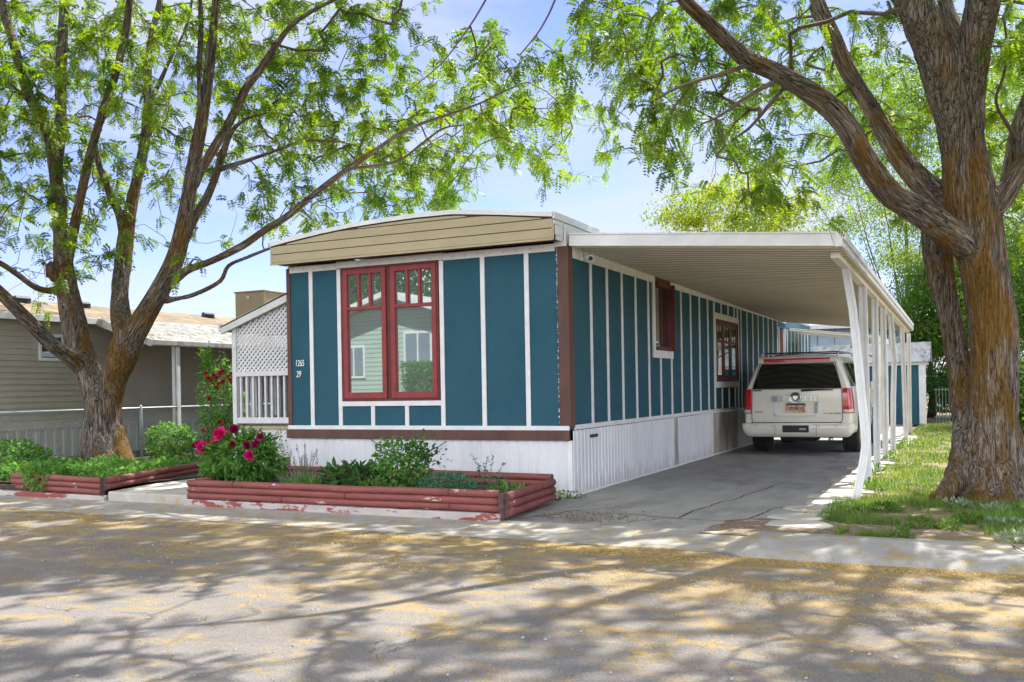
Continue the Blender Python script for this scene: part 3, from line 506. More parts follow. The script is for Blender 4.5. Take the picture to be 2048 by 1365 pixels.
P_(MB().box(XR - .03, XR, YF + .0, .0, zlow + .0, ztop(XR) - drip).box(XR + .001, XR + .008, YF + .03, -.05, zlow + .05, ztop(XR) - drip - .06), 'fascia_return', 'whitemetal', bevel=.003)
P_(MB().box(XL + .03, XR - .03, YF + .05, -.0, zlow + .01, zlow + .03), 'soffit', 'brown')
xs = list(np.linspace(XL - .01, XR + .01, 26))
b = MB(); b.grid([[(x, YF - .03, ztop(x) - drip * .75) for x in xs], [(x, YF - .03, ztop(x)) for x in xs], [(x, YF + .1, ztop(x) + .012) for x in xs], [(x, YE + .2, ztop(x) + .012) for x in xs]])
P_(b, 'roof', 'whitemetal', smooth=False)
P_(MB().bar((XR + .012, YF - .03, ztop(XR) - .035), (XR + .012, YE + .2, ztop(XR) - .035), .03, .085).bar((XR + .0, YF, ztop(XR) - .11), (XR + .0, YE, ztop(XR) - .11), .03, .05), 'roof_edge', 'whitemetal', bevel=.004)
P_(MB().bar((XL - .01, YF - .03, ztop(XL) - .03), (XL - .01, YE + .2, ztop(XL) - .03), .03, .06), 'roof_edge', 'whitemetal', bevel=.004)
P_(MB().box(-.04, -.01, .0, YE, ZT, ztop(XR) - .1).box(-W, -W + .03, .0, YE, ZT, ztop(XL) - .02), 'eave_wall', 'whitemetal')
# cable sagging over the skirting, house numbers
pa, pb_ = ony(738, 877, -.06), ony(893, 883, -.06); pm = ony(800, 912, -.06)
pts = []
for t in np.linspace(0, 1, 15):
    q = pa * (1 - t) + pb_ * t; q = q + np.array([0, 0, -(4 * t * (1 - t)) * .2]); pts.append(q)
P_(MB().tube(pts, .006, 5), 'cable', 'wire')
for body, px, py in (('1265', 599.5, 727.5), ('29', 597.5, 749.5)):
    q = ony(px, py, -.012); textpart('house_number', body, .128 if len(body) > 2 else .128, 'num', H, (q[0], -.012, q[2]), ext=.006, shear=.15, sx=.62)

# window air conditioner on the far part of the side wall
ac = thing('air_conditioner', 'white window air conditioner jutting from the sunlit far end of the teal side wall', 'air conditioner', (.0, 18.2, 1.8))
MB().box(.0, .38, 17.9, 18.55, 1.78, 2.15).build('casing', 'whitemetal', ac, bevel=.02)
MB().box(.381, .384, 17.98, 18.47, 1.82, 2.1).build('grille', 'galv', ac); MB().bar((.0, 18.2, 1.62), (.36, 18.2, 1.76), .03, .03).build('bracket', 'whitemetal', ac)
b = MB()
for k in range(6): b.box(.05, .33, 17.892, 17.898, 1.83 + k * .045, 1.85 + k * .045)
b.build('louvre', 'galv', ac)
# evaporative cooler on the roof
q = ony(528, 583, 3.3); ck = thing('rooftop_cooler', 'tan boxy evaporative cooler standing on the porch roof behind the house corner', 'cooler', (q[0] - .4, 3.8, 2.7))
xl = ony(470, 587, 3.3)[0]; zt_ = q[2]
MB().box(xl, q[0], 3.3, 4.3, 2.5, zt_).build('casing', 'cooler', ck, bevel=.01); MB().box(q[0] - .02, q[0] + .012, 3.292, 3.33, 2.5, zt_ + .004).build('corner_angle', 'tan', ck)
MB().box(xl + .3, xl + .36, 3.285, 3.302, zt_ - .12, zt_ - .07).build('bracket', 'whitemetal', ck)
MB().box(xl - .02, q[0] + .02, 3.28, 4.32, zt_ - .0, zt_ + .03).build('lid', 'cooler', ck, bevel=.008)

# security camera
q = onx(1163, 514, .02); sc = thing('security_camera', 'small white security camera fixed high on the teal side wall near the corner', 'camera', tuple(q))
MB().box(.018, .05, q[1] - .05, q[1] + .06, q[2] - .055, q[2] + .06).build('bracket', 'whitemetal', sc, bevel=.01)
c0 = Vector((.05, q[1] + .0, q[2])); c1 = c0 + Vector((.12, -.06, -.03))
MB().tube([c0, c0 + (c1 - c0) * .6], .02, 10).build('arm', 'whitemetal', sc, smooth=True)
dd = Vector((.3, -.9, -.25)).normalized()
cb = MB().tube([c1 - dd * .08, c1 - dd * .06, c1 + dd * .05, c1 + dd * .07], [.025, .042, .045, .045], 16).build('body', 'whitemetal', sc, smooth=True)
MB().tube([c1 + dd * .065, c1 + dd * .074], [.03, .028], 16).build('lens', 'black', cb)

# ------------------------------------------------------------------ carport
CP = thing('carport', 'long white metal carport attached to the house over the driveway', 'carport', (3.1, 7, 0))
def cpz(x, y): # underside height
    zi = 3.10 - .0085 * y; zo = 2.84 - .0165 * y; return zi + (zo - zi) * (x / 3.21)
YC = 14.3
b = MB(); rows = []
n = int(YC / .2)
for i in range(n + 1):
    for t, d in ((0, 0), (.04, .04), (.22, .04), (.26, 0), (.60, .0), (.64, .03), (.76, .03), (.80, 0)):
        y = .06 + (i + t) * .2
        if y > YC: break
        rows.append([(x, y, cpz(x, y) + d) for x in (.03, 1.1, 2.2, 3.17)])
b.grid(rows); b.build('roof_underside', 'undertan', CP)
b = MB()
for i in range(n):
    y = .06 + (i + .9) * .2; b.prism([(.03, y - .011, cpz(.03, y) - .003), (3.17, y - .011, cpz(3.17, y) - .003), (3.17, y + .011, cpz(3.17, y) - .003), (.03, y + .011, cpz(.03, y) - .003)], (0, 0, -.004))
b.build('pan_seams', 'seamtan', CP)
b = MB(); b.grid([[(x, .03, cpz(x, 0) + .145), (x, YC, cpz(x, YC) + .145)] for x in (.03, 3.19)]); b.build('roof', 'whitemetal', CP)
b = MB()
b.prism([(.03, .0, cpz(.03, 0)), (3.14, .0, cpz(3.14, 0)), (3.14, .0, cpz(3.14, 0) + .095), (.03, .0, cpz(.03, 0) + .095)], (0, .04, 0))
b.prism([(.03, .012, cpz(.03, 0) + .095), (3.14, .012, cpz(3.14, 0) + .095), (3.14, .012, cpz(3.14, 0) + .15), (.03, .012, cpz(.03, 0) + .15)], (0, .03, 0))
b.prism([(.03, -.006, cpz(.03, 0) - .0), (3.14, -.006, cpz(3.14, 0) - .0), (3.14, -.006, cpz(3.14, 0) + .012), (.03, -.006, cpz(.03, 0) + .012)], (0, .01, 0))
b.prism([(.03, -.006, cpz(.03, 0) + .14), (3.14, -.006, cpz(3.14, 0) + .14), (3.14, -.006, cpz(3.14, 0) + .156), (.03, -.006, cpz(.03, 0) + .156)], (0, .04, 0))
b.build('front_fascia', 'whitemetal', CP)
MB().box(3.14, 3.215, -.012, .05, cpz(3.18, 0) - .005, cpz(3.18, 0) + .16).build('end_cap', 'whitemetal', CP, bevel=.003)
b = MB()
for dz, h, xx in ((.0, .03, 3.2), (.035, .05, 3.185), (.09, .07, 3.205)):
    b.hexa([(xx - .02, .052), (xx + .02, .052), (xx + .02, YC), (xx - .02, YC)], [cpz(3.2, .05) + dz] * 2 + [cpz(3.2, YC) + dz] * 2, [cpz(3.2, .05) + dz + h] * 2 + [cpz(3.2, YC) + dz + h] * 2)
b.build('gutter', 'whitemetal', CP)
MB().bar((3.08, .45, cpz(3.08, .45) - .035), (3.08, YC, cpz(3.08, YC) - .035), .09, .07).build('edge_beam', 'undertan', CP)
MB().bar((.0, YC, cpz(0, YC) + .05), (3.21, YC, cpz(3.21, YC) + .05), .04, .14).build('rear_fascia', 'whitemetal', CP)
def post(path, wd, label=None, dp=.075):
    # three-fluted folded metal post, swept along a path
    b = MB(); pr = [(-.5, -.5), (-.22, -.5), (-.18, -.28), (.18, -.28), (.22, -.5), (.5, -.5), (.5, .5), (-.5, .5)]; rows = []
    P = [Vector(p) for p in path]
    for i, p in enumerate(P):
        rows.append([(p.x + a * wd, p.y + c * dp, p.z) for a, c in pr + pr[:1]])
    b.grid(rows); b.add(rows[0][:8], [tuple(range(8))]); b.add(rows[-1][:8], [tuple(range(8))[::-1]])
    o = b.build('post', 'whitemetal', CP)
    if label: part_label(o, label)
    return o
def lerp(a, b, t): return tuple(np.array(a) * (1 - t) + np.array(b) * t)
p1 = [onx(1695, 519, 3.09)]; y1 = p1[0][1]
for px, py in ((1706, 620), (1716, 720), (1726, 820), (1732, 880), (1731, 898), (1727, 925), (1721, 955), (1713, 990), (1710, 1004)): p1.append(None)
pts1 = [(3.09, 1.42, cpz(3.09, 1.42) - .07)]
foot = onz(1712, 1003)
for i, (px, py) in enumerate(((1706, 620), (1716, 720), (1726, 820), (1732, 880), (1731, 898), (1727, 925), (1721, 955), (1713, 990), (1710, 1004))):
    t = min(1, (py - 519) / (1003 - 519)); pts1.append(tuple(ony(px, py, 1.42 + (foot[1] - 1.42) * t)))
post(pts1, .095, 'bent and crumpled front post leaning out at its foot', .06)
tb = [((1725, 552), (1735, 970)), ((1749, 582), (1755, 949)), ((1766, 604), (1771.5, 922)), ((1781, 622), (1786, 905)), ((1804, 648), (1812, 881)), ((1817, 662), (1820, 869))]
for i, (t, f) in enumerate(tb):
    A = onx(*t, 3.09); B_ = onz(*f); B_[0] = min(max(B_[0], 3.0), 3.25); A[2] = cpz(3.09, A[1]) - .07
    mid = [lerp(A, B_, .33), lerp(A, B_, .62)]
    if i == 3: mid[0] = (mid[0][0] + .05, *mid[0][1:]); mid[1] = (mid[1][0] + .02, *mid[1][1:])
    post([A, *mid, (B_[0], B_[1], -.0)], .095 if i else .11, 'twisted post bulging to the right' if i == 3 else None)
# rear awning beyond the carport
aw = thing('awning', 'small tilted tan metal awning behind the carport', 'awning', (1.6, 17, 0))
za, zb2 = 2.72, 2.40
MB().prism([(.05, 15.6, 2.80), (2.35, 15.6, 2.50), (2.35, 17.8, 2.50), (.05, 17.8, 2.78)], (0, 0, .03)).build('panel', 'undertan', aw)
MB().prism([(.05, 15.58, 2.84), (2.38, 15.58, 2.54), (2.38, 17.82, 2.54), (.05, 17.82, 2.82)], (0, 0, .02)).build('top_sheet', 'whitemetal', aw)
MB().box(2.30, 2.40, 15.56, 17.84, 2.40, 2.535).build('edge', 'undertan', aw); MB().box(2.3, 2.38, 15.62, 15.7, .0, 2.4).build('post', 'undertan', aw); MB().box(2.3, 2.38, 17.62, 17.7, .0, 2.4).build('post', 'undertan', aw)
MB().tube([(1.75, 15.7, 2.4), (1.6, 15.7, 2.3), (1.8, 15.7, 2.18), (2.32, 15.7, 1.95)], .018, 6).build('cable', 'wire', aw)

# ------------------------------------------------------------------ log edged planters
def logs(root, a, c, n, r, z0, name='log', splits=(), ends=True):
    a = np.array(a, float); c = np.array(c, float); Ln = np.linalg.norm(c - a)
    for k in range(n):
        z = z0 + r + k * r * 1.86; sp = [0] + [s for s in (splits[k] if k < len(splits) else [])] + [1]
        for i in range(len(sp) - 1):
            g = .004 / Ln; t0, t1 = sp[i] + (g if i else 0), sp[i + 1] - (g if i < len(sp) - 2 else 0); m = max(3, int(Ln * (t1 - t0) / .25)); pts = []; rr = []
            for t in np.linspace(t0, t1, m):
                p = a + (c - a) * t; wv = mnoise.noise(Vector((p[0] * .9, p[1] * .9, k * 7.))) * .008
                pts.append((p[0] + wv, p[1] + wv, z + wv)); rr.append(r * (1 + .06 * mnoise.noise(Vector((t * 9 + i, k, 2)))))
            b = MB().tube(pts, rr, 14, cap=False); nb = len(b.f)
            b.f.append(tuple(range(14))[::-1]); b.f.append(tuple(range((m - 1) * 14, m * 14)))
            me = bpy.data.meshes.new(name); me.from_pydata(b.v, [], b.f); o = link(name, me, ['logred', 'logend'], root)
            for f in me.polygons: f.use_smooth = f.index < nb; f.material_index = 0 if f.index < nb else 1
PL = thing('log_planter', 'long red log edged planter in front of the house, full of flowers and shrubs', 'planter', (-2, -1.5, 0))
r = .0405
logs(PL, (-4.03, -2.24), (.13, -2.20), 3, r, .098, splits=((.34, .86), (.55,), (.17, .86)))
logs(PL, (.20, -2.22), (.07, -.72), 3, r * 1.1, .055)
logs(PL, (-4.02, -2.14), (-4.22, -.35), 3, r, .098)
logs(PL, (-4.1, -.38), (.02, -.62), 3, r, .12)
MB().box(-4.08, .16, -2.29, -2.19, -.03, .098).build('curb_base', 'peel', PL, bevel=.01)
MB().box(.125, .19, -2.25, -2.17, .0, .30).build('corner_block', 'logend', PL, bevel=.012)
b = MB(); xs = np.linspace(-4.1, .08, 40); ys = np.linspace(-2.2, -.68, 14); b.grid([[(x, y, .2 + .03 * mnoise.noise(Vector((x * 2, y * 2, 0)))) for x in xs] for y in ys]); b.build('soil', 'soil', PL)
PW = thing('log_planter', 'red log edged bed round the forked tree left of the walkway', 'planter', (-7, -1.5, 0))
logs(PW, (-7.45, -2.05), (-5.52, -2.22), 3, r, .085)
logs(PW, (-5.50, -2.2), (-6.5, 1.15), 2, r * 1.05, .15)
MB().box(-9.6, -5.46, -2.26, -2.14, -.03, .085).build('curb_base', 'peel', PW, bevel=.01)
logs(PW, (-9.6, -2.05), (-7.5, -2.06), 1, r, .04)

# ------------------------------------------------------------------ screened porch on the left
PO = thing('porch', 'white screened porch with lattice above railings on the left side of the teal house', 'porch', (-5.3, 2, 0))
PX0 = ony(470, 700, 1.)[0]; PX1 = -W - .02; yP = 1.0
def ptop(x): return 2.44 + (x - PX0) * .335
MB().box(PX0 - .03, PX0 + .05, yP - .04, yP + .04, .83, ptop(PX0)).build('post', 'white', PO, bevel=.004)
MB().box(PX1 - .07, PX1, yP - .04, yP + .04, .83, ptop(PX1)).build('post', 'white', PO, bevel=.004)
MB().box(PX0 + .05, PX1 - .07, yP - .045, yP + .03, 1.62, 1.70).build('rail', 'white', PO, bevel=.004)
MB().box(PX0 + .05, PX1 - .07, yP - .03, yP + .02, .87, .965).build('rail', 'white', PO, bevel=.004)
x = PX0 + .12
while x < PX1 - .1:
    MB().box(x - .018, x + .018, yP - .018, yP + .018, .965, 1.62).build('baluster', 'white', PO); x += .125
MB().box(PX0 - .03, PX0 + .03, yP + .04, 5, 1.62, 1.70).build('rail', 'white', PO); MB().box(PX0 - .03, PX0 + .03, yP + .04, 5, .87, .965).build('rail', 'white', PO)
b = MB()
for k in range(32): b.box(PX0 - .018, PX0 + .018, yP + .12 + k * .12, yP + .155 + k * .12, .965, 1.62)
b.build('side_balusters', 'white', PO)
def clipseg(p, d, poly):   # line p+t d against convex CCW polygon
    t0, t1 = -1e9, 1e9; n = len(poly)
    for i in range(n):
        a = np.array(poly[i]); e = np.array(poly[(i + 1) % n]) - a; nn = np.array([-e[1], e[0]]); den = nn @ d; num = nn @ (p - a)
        if abs(den) < 1e-9:
            if num < 0: return None
            continue
        t = -num / den
        if den > 0: t0 = max(t0, t)
        else: t1 = min(t1, t)
    return (p + d * t0, p + d * t1) if t1 - t0 > .01 else None
poly = [(PX0 + .05, 1.70), (PX1 - .07, 1.70), (PX1 - .07, ptop(PX1) - .06), (PX0 + .05, ptop(PX0) - .06)]
for lay, sg in ((0, 1), (1, -1)):
    b = MB(); d = np.array([1, sg]) / math.sqrt(2); pn = np.array([-d[1], d[0]])
    for k in range(-60, 90):
        p = np.array([PX0, 1.7]) + pn * k * .0615
        sgm = clipseg(p, d, poly)
        if sgm is None: continue
        a, c = sgm; b.bar((a[0], yP - .008 + .01 * lay, a[1]), (c[0], yP - .008 + .01 * lay, c[1]), .009, .036, up=(-d[1], 0, d[0]))
    b.build('lattice', 'white', PO)
b = MB(); za = ptop(PX0) - .06; e0 = ony(447, 655, yP - .05)
xa = e0[0]; zs = ptop(xa) + .03
b.prism([(xa, yP - .12, zs - .10), (PX1 - .03, yP - .12, ptop(PX1) - .07), (PX1 - .03, yP - .12, ptop(PX1) + .07), (xa, yP - .12, zs + .02)], (0, .05, 0)); b.build('roof_fascia', 'whitemetal', PO)
MB().prism([(xa, yP - .12, zs + .0), (PX1 - .0, yP - .12, ptop(PX1) + .05), (PX1 - .0, 6, ptop(PX1) + .05), (xa, 6, zs + .0)], (0, 0, .03)).build('roof', 'whitemetal', PO)
MB().box(xa - .04, xa, yP - .13, 6, zs - .06, zs + .06).build('gutter', 'whitemetal', PO)
MB().box(PX0 - .04, PX1, yP - .05, 6, .80, .83).build('floor', 'tan', PO)
MB().box(PX0 - .0, PX1 - .08, yP - .07, yP - .051, .775, .80).build('floor_edge', 'tan', PO)
b = MB(); x = PX0 - .06
while x < PX1: b.box(x, x + .118, yP - .045, yP - .02, .05, .775); x += .124
b.build('skirt_boards', 'white', PO)
MB().box(PX0, PX1, 5.9, 6, .83, 3).build('rear_wall', 'black', PO)  # black sheet stands in for the shade inside the porch
# brick step beside the house
st = thing('porch_steps', 'tan brick steps against the porch skirting beside the house corner', 'steps', (-4.55, .6, .1))
q = ony(570, 905, .5)
for k in range(4):
    MB().box(-4.72 - .0 + .02 * k, -4.34, .1 + k * .2, .98, .12 + k * .145, .12 + (k + 1) * .145 - .012).build('step', 'brick', st, bevel=.01)

# ------------------------------------------------------------------ neighbour's home on the left
KX = -11.5
NH = thing('neighbour_home', 'long olive lap sided home with shingled roof at the left edge', 'house', (KX - 2.5, 10, .15))
b = MB(); zc = .80; rows = []; course = .112
while zc < 2.86:
    rows.append([(KX + .02, -1.8, zc), (KX + .02, 22, zc)]); rows.append([(KX, -1.8, min(zc + course, 2.9)), (KX, 22, min(zc + course, 2.9))]); zc += course
b.grid(rows); b.build('wall', 'nsiding', NH)
MB().box(KX - 5, KX, -1.8, -1.7, .15, 2.9).build('end_wall', 'nsiding', NH)
ribbed(KX - .0, -1.8, KX - .0, 22, .1, .73, .2, .015, (1, 0)).build('skirting', 'nskirt', NH)
MB().box(KX, KX + .04, -1.8, 22, .73, .80).build('trim_board', 'nskirt', NH, bevel=.004)
a = onx(75, 668, KX); c = onx(130, 722, KX); y0, y1, z1, z0 = a[1], a[1] + 1.05, onx(75, 667, KX)[2], onx(75, 722, KX)[2]
wn = MB().box(KX, KX + .04, y0, y0 + .06, z0, z1).box(KX, KX + .04, y1 - .06, y1, z0, z1).box(KX, KX + .04, y0 + .06, y1 - .06, z0, z0 + .06).box(KX, KX + .04, y0 + .06, y1 - .06, z1 - .06, z1).build('window', 'white', NH, bevel=.004)
MB().box(KX + .02, KX + .027, y0 + .06, y1 - .06, z0 + .06, z1 - .06).build('pane', 'sideglass', wn); MB().box(KX + .028, KX + .038, (y0 + y1) / 2 - .02, (y0 + y1) / 2 + .02, z0 + .06, z1 - .06).build('mullion', 'white', wn)
ez = 2.88; rxx, rz = KX - 2.4, 3.44
MB().prism([(KX + .30, -2.1, ez), (rxx, -2.1, rz), (2 * rxx - KX - .3, -2.1, ez)], (0, 24.3, 0)).build('roof', 'shingle', NH)
MB().box(KX + .28, KX + .33, -2.1, 22.2, ez - .11, ez + .01).build('eave_fascia', 'white', NH, bevel=.005); MB().box(KX, KX + .28, -2.1, 22.2, ez - .1, ez - .07).build('soffit', 'nskirt', NH)
for px, py in ((44, 603), (165, 613), (416, 637)):
    q = onx(px, py, rxx + .55); zr = rz - .55 * (rz - ez) / 2.7
    b = MB(); b.tube([(q[0], q[1], zr - .02), (q[0], q[1], zr + .03)], [.17, .17], 14); b.tube([(q[0], q[1] - .17, zr + .07), (q[0], q[1] + .17, zr + .07)], .062, 12); b.build('roof_vent', 'black', NH, smooth=False)
# its carport awning: a low white roof hung off the eave
NA = thing('side_awning', 'white corrugated awning roof with gutter on the olive home', 'awning', (-10.4, 6, .15))
q = ony(302, 682, onx(100, 640, KX + .33)[1] + .1); yA = q[1]; xo_, zo_ = -9.75, None
Pn = onx(302, 684, xo_); yA = Pn[1]; zo_ = Pn[2]; Pf = onx(466, 692, xo_); ZF = Pf[2]
zi_ = ez + .02
b = MB(); rows = []; n = 110; YE2 = yA + 12
for i in range(n):
    for t, d in ((0, 0), (.2, .02), (.5, .02), (.7, 0)):
        y = yA + (i + t) * (YE2 - yA) / n; zz = zo_ + (ZF - zo_) * (y - yA) / (Pf[1] - yA) * .3; rows.append([(KX + .3, y, zi_ + d - .0), (xo_, y, zz + d + .03)])
b.grid(rows).build('roof', 'awn', NA)
MB().prism([(KX + .3, yA, zi_ - .16), (xo_, yA, zo_ - .09), (xo_, yA, zo_ + .05), (KX + .3, yA, zi_ - .0)], (0, .05, 0)).build('end_fascia', 'awn', NA)
MB().bar((xo_ + .03, yA, zo_ - .01), (xo_ + .03, YE2, zo_ - .04), .1, .12).build('gutter', 'awn', NA, bevel=.02)
for yy in (None, 4.2):
    q = onx(353, 800, xo_ - .05); y = q[1] if yy is None else q[1] + yy
    b = MB()
    for dx in (-.055, .0, .055): b.box(xo_ - .05 + dx - .018, xo_ - .05 + dx + .018, y - .05 + abs(dx) * .3, y + .03, .1, zo_ - .04)
    b.box(xo_ - .12, xo_ + .02, y + .03, y + .045, .1, zo_ - .04); b.build('post', 'whitemetal', NA)
# low block wall by the post
MB_ = MB().box(-9.75, -7.6, 4.6, 4.8, .12, .34); tag(MB_.build('block_edging', 'gutterc', bevel=.02), 'low concrete block edging beside the white awning post', 'edging')

# chain link fence
FX = -9.75
CF = thing('chain_link_fence', 'galvanised chain link fence with top rail running behind the forked tree', 'fence', (FX, 2, .15))
ya_, yb_ = -1.6, 6.1
MB().tube([(FX, ya_, 1.1), (FX, yb_, 1.1)], .021, 8).build('top_rail', 'galv', CF, smooth=True)
for px in (None, 281, 'n'):
    y = -1.5 if px is None else (onx(281, 800, FX)[1] if px == 281 else yb_)
    MB().tube([(FX, y, .1), (FX, y, 1.13), (FX, y, 1.16)], [.03, .03, .012], 10).build('post', 'galv', CF, smooth=True)
b = MB(); pl = [(ya_, .2), (yb_, .2), (yb_, 1.08), (ya_, 1.08)]
for sg in (1, -1):
    d = np.array([1, sg]) / math.sqrt(2); pn = np.array([-d[1], d[0]])
    for k in range(-140, 140):
        s_ = clipseg(np.array([2.2, .6]) + pn * k * .05, d, pl)
        if s_ is None: continue
        a, c = s_; b.bar((FX + .003 * sg, a[0], a[1]), (FX + .003 * sg, c[0], c[1]), .0035, .0035, up=(1, 0, 0))
b.build('mesh', 'galv', CF)

# ------------------------------------------------------------------ back yard: shed, pale blue home, picket fence
SH = thing('garden_shed', 'teal garden shed with white trim and grey shingled roof behind the carport', 'shed', (.6, 22, 0))
MB().box(-1.4, 3.02, 21, 23.6, 0, 1.95).build('wall', 'teal', SH)
MB().box(3.02, 3.22, 20.96, 21.1, 0, 1.95).build('corner_trim', 'white', SH, bevel=.005); MB().box(-1.45, 3.3, 20.93, 21.0, 1.86, 1.98).build('eave_trim', 'white', SH, bevel=.005)
MB().box(1.5, 1.58, 20.97, 21.0, 0, 1.86).build('door_trim', 'white', SH)
MB().prism([(3.34, 20.85, 1.96), (3.34, 22.3, 2.62), (3.34, 23.8, 1.96)], (-4.9, 0, 0)).build('roof', 'grayroof', SH)
LB = thing('pale_blue_home', 'pale blue panelled home standing behind the shed', 'house', (0, 28, 0))
q0, q1 = ony(1500, 640, 26), ony(1800, 640, 26)
MB().box(q0[0] - 2, q1[0], 26, 34, 0, 3.35).build('wall', 'ltblue', LB)
b = MB(); x = q0[0] - 1.8
while x < q1[0]: b.box(x, x + .025, 25.985, 26, 0, 3.35); x += .61
b.box(q0[0] - 2, q1[0], 25.985, 26, 2.36, 2.385); b.build('panel_grooves', 'grayroof', LB)
MB().box(q0[0] - 2.2, q1[0] + .2, 25.7, 34.3, 3.35, 3.5).build('roof', 'whitemetal', LB)
MB().box(q1[0] - 1.3, q1[0] - .5, 25.97, 25.99, 1.9, 2.8).build('window', 'mint', LB)
PF = thing('picket_fence', 'pale metal picket fence across the back of the lawn', 'fence', (4, 22.5, 0))
b = MB()
for k in range(46): b.tube([(3.45 + k * .095, 22.5, .03), (3.45 + k * .095, 22.5, 1.15)], .012, 5)
b.build('pickets', 'galv', PF); MB().bar((3.4, 22.5, 1.08), (7.9, 22.5, 1.08), .03, .03).bar((3.4, 22.5, .2), (7.9, 22.5, .2), .03, .03).build('rail', 'galv', PF)

# ------------------------------------------------------------------ home across the street (it is what the panes reflect)
def mir(px, py, Y):  # where a ray off the pane y=0 lands on plane y=Y
    d = ray(px, py); P = _O + d * ((0 - _O[1]) / d[1]); d = d * np.array([1, -1, 1]); return P + d * ((Y - P[1]) / d[1])
Y2 = -24.
pk = mir(787, 596, Y2); el = mir(690, 640, Y2); er = mir(876, 592, Y2)
sl = (pk[2] - el[2]) / (pk[0] - el[0]) if abs(pk[0] - el[0]) > .1 else .3
OH = thing('facing_home', 'pale mint home with white gable trim across the street', 'house', (pk[0], Y2 - 5, 0))
px_, pz_ = pk[0], pk[2]; hw = 5.2; s_ = .30; ev = pz_ - hw * s_
MB().prism([(px_ - hw, Y2, 0), (px_ + hw, Y2, 0), (px_ + hw, Y2, ev), (px_, Y2, pz_), (px_ - hw, Y2, ev)], (0, -12, 0)).build('wall', 'mint', OH)
b = MB(); zc = .4
while zc < pz_ - .2:
    xx = min(hw, (pz_ - zc) / s_); b.box(px_ - xx, px_ + xx, Y2, Y2 + .012, zc, zc + .02); zc += .2
b.build('siding_lines', 'galv', OH)
for sgn in (-1, 1):
    MB().prism([(px_, Y2 + .75, pz_ + .02), (px_, Y2 + .75, pz_ + .26), (px_ + sgn * (hw + .5), Y2 + .75, ev + .26 - .5 * s_), (px_ + sgn * (hw + .5), Y2 + .75, ev + .02 - .5 * s_)], (0, -.05, 0)).build('rake_board', 'white', OH)
    MB().prism([(px_, Y2 + .7, pz_ + .05), (px_, Y2 + .7, pz_ + .27), (px_ + sgn * (hw + .5), Y2 + .7, ev + .27 - .5 * s_), (px_ + sgn * (hw + .5), Y2 + .7, ev + .05 - .5 * s_)], (0, -13, 0)).build('roof', 'hroof', OH)
for (a, c) in (((690, 697), (728, 752)), ((812, 668), (862, 742))):
    A = mir(*a, Y2); C_ = mir(*c, Y2); x0, x1 = sorted((A[0], C_[0])); z0, z1 = sorted((A[2], C_[2]))
    wi = MB().box(x0 - .1, x1 + .1, Y2 + .0, Y2 + .06, z0 - .1, z1 + .1).build('window', 'white', OH); MB().box(x0, (x0 + x1) / 2 - .04, Y2 + .06, Y2 + .07, z0, z1).box((x0 + x1) / 2 + .04, x1, Y2 + .06, Y2 + .07, z0, z1).build('pane', 'sideglass', wi)

# ------------------------------------------------------------------ large sport utility vehicle under the carport
CX0, CY0 = 1.525, 7.36
SV = thing('parked_car', 'champagne coloured large sport utility vehicle parked under the white carport', 'car', (CX0, CY0 + 2.6, 0))
WH = [(1.22), (4.17)]; RW = .40
def zroof(y):
    return float(np.interp(y, [0, .1, .5, 1.5, 2.6, 3.0, 3.75, 4.0, 4.9, 5.1], [1.84, 1.855, 1.88, 1.90, 1.89, 1.85, 1.28, 1.24, 1.12, .95]))
def hw(y): return float(np.interp(y, [0, .05, .15, .5, 2.5, 4.3, 4.85, 5.1], [.93, .965, .985, 1.0, 1.0, .985, .93, .80]))
def bot(y):
    z = .40
    for yc in WH:
        if abs(y - yc) < RW + .09: z = max(z, .38 + math.sqrt(max(0, (RW + .09) ** 2 - (y - yc) ** 2)))
    return z
def prof(y):
    w_ = hw(y); zr = zroof(y); zb_ = min(1.26, zr - .06); b_ = bot(y); cab = max(0, min(1, (zr - 1.3) / .5)); wr = w_ * (1 - .235 * cab) ; zs = max(b_ + .1, .55)
    return [(w_ * .90, b_ - .0), (w_ * .985, b_ + .035), (w_ * 1.0, max(zs, b_ + .06)), (w_ * 1.0, max(.85, b_ + .09)), (w_ * .985, max(1.05, b_ + .12)), (w_ * .965, zb_), (w_ * .965 + (wr - w_ * .965) * .5, zb_ + (zr - .1 - zb_) * .5),
            (wr, zr - .10), (wr - .06, zr - .035), (wr - .2, zr), (wr * .4, zr + .025), (0, zr + .03)]
def tilt(z, y): return max(0, z - 1.24) * .36 * max(0, 1 - y / 1.0) + max(0, .62 - z) * -.0
ysb = sorted(set([0, .03, .07, .13, .2] + list(np.round(np.arange(.3, 5.1, .09), 3)) + [WH[0] - RW - .09, WH[0] + RW + .09, WH[1] - RW - .09, WH[1] + RW + .09] + [5.1]))
b = MB(); rows = []
for y in ysb:
    pr = prof(y); full = [(-x, z) for x, z in pr] + [(x, z) for x, z in pr[:-1][::-1]]
    rows.append([(CX0 + x, CY0 + y + tilt(z, y), z) for x, z in full])
b.grid([r[::-1] for r in rows])
for y, s in ((0, 1), (5.1, -1)):    # rear and front faces
    pr = prof(y); lv = pr; g = []
    for x, z in lv[:-1]:
        g.append([(CX0 + x * t, CY0 + y + tilt(z, y) - s * .045 * (1 - t * t), z) for t in np.linspace(-1, 1, 11)])
    b.grid(g if s > 0 else [r[::-1] for r in g])
body = b.build('body', 'car', SV, smooth=True)
MB().box(CX0 - .86, CX0 + .86, CY0 + .2, CY0 + 4.9, .34, .42).build('underbody', 'black', SV)
def rearp(u, z, off=.006):   # point on the rear face
    pr = prof(0); xs_ = [p[1] for p in pr]; wz = float(np.interp(z, xs_, [p[0] for p in pr])); t = u / wz
    return (CX0 + u, CY0 + tilt(z, 0) - .045 * (1 - min(1, t * t)) - off, z)
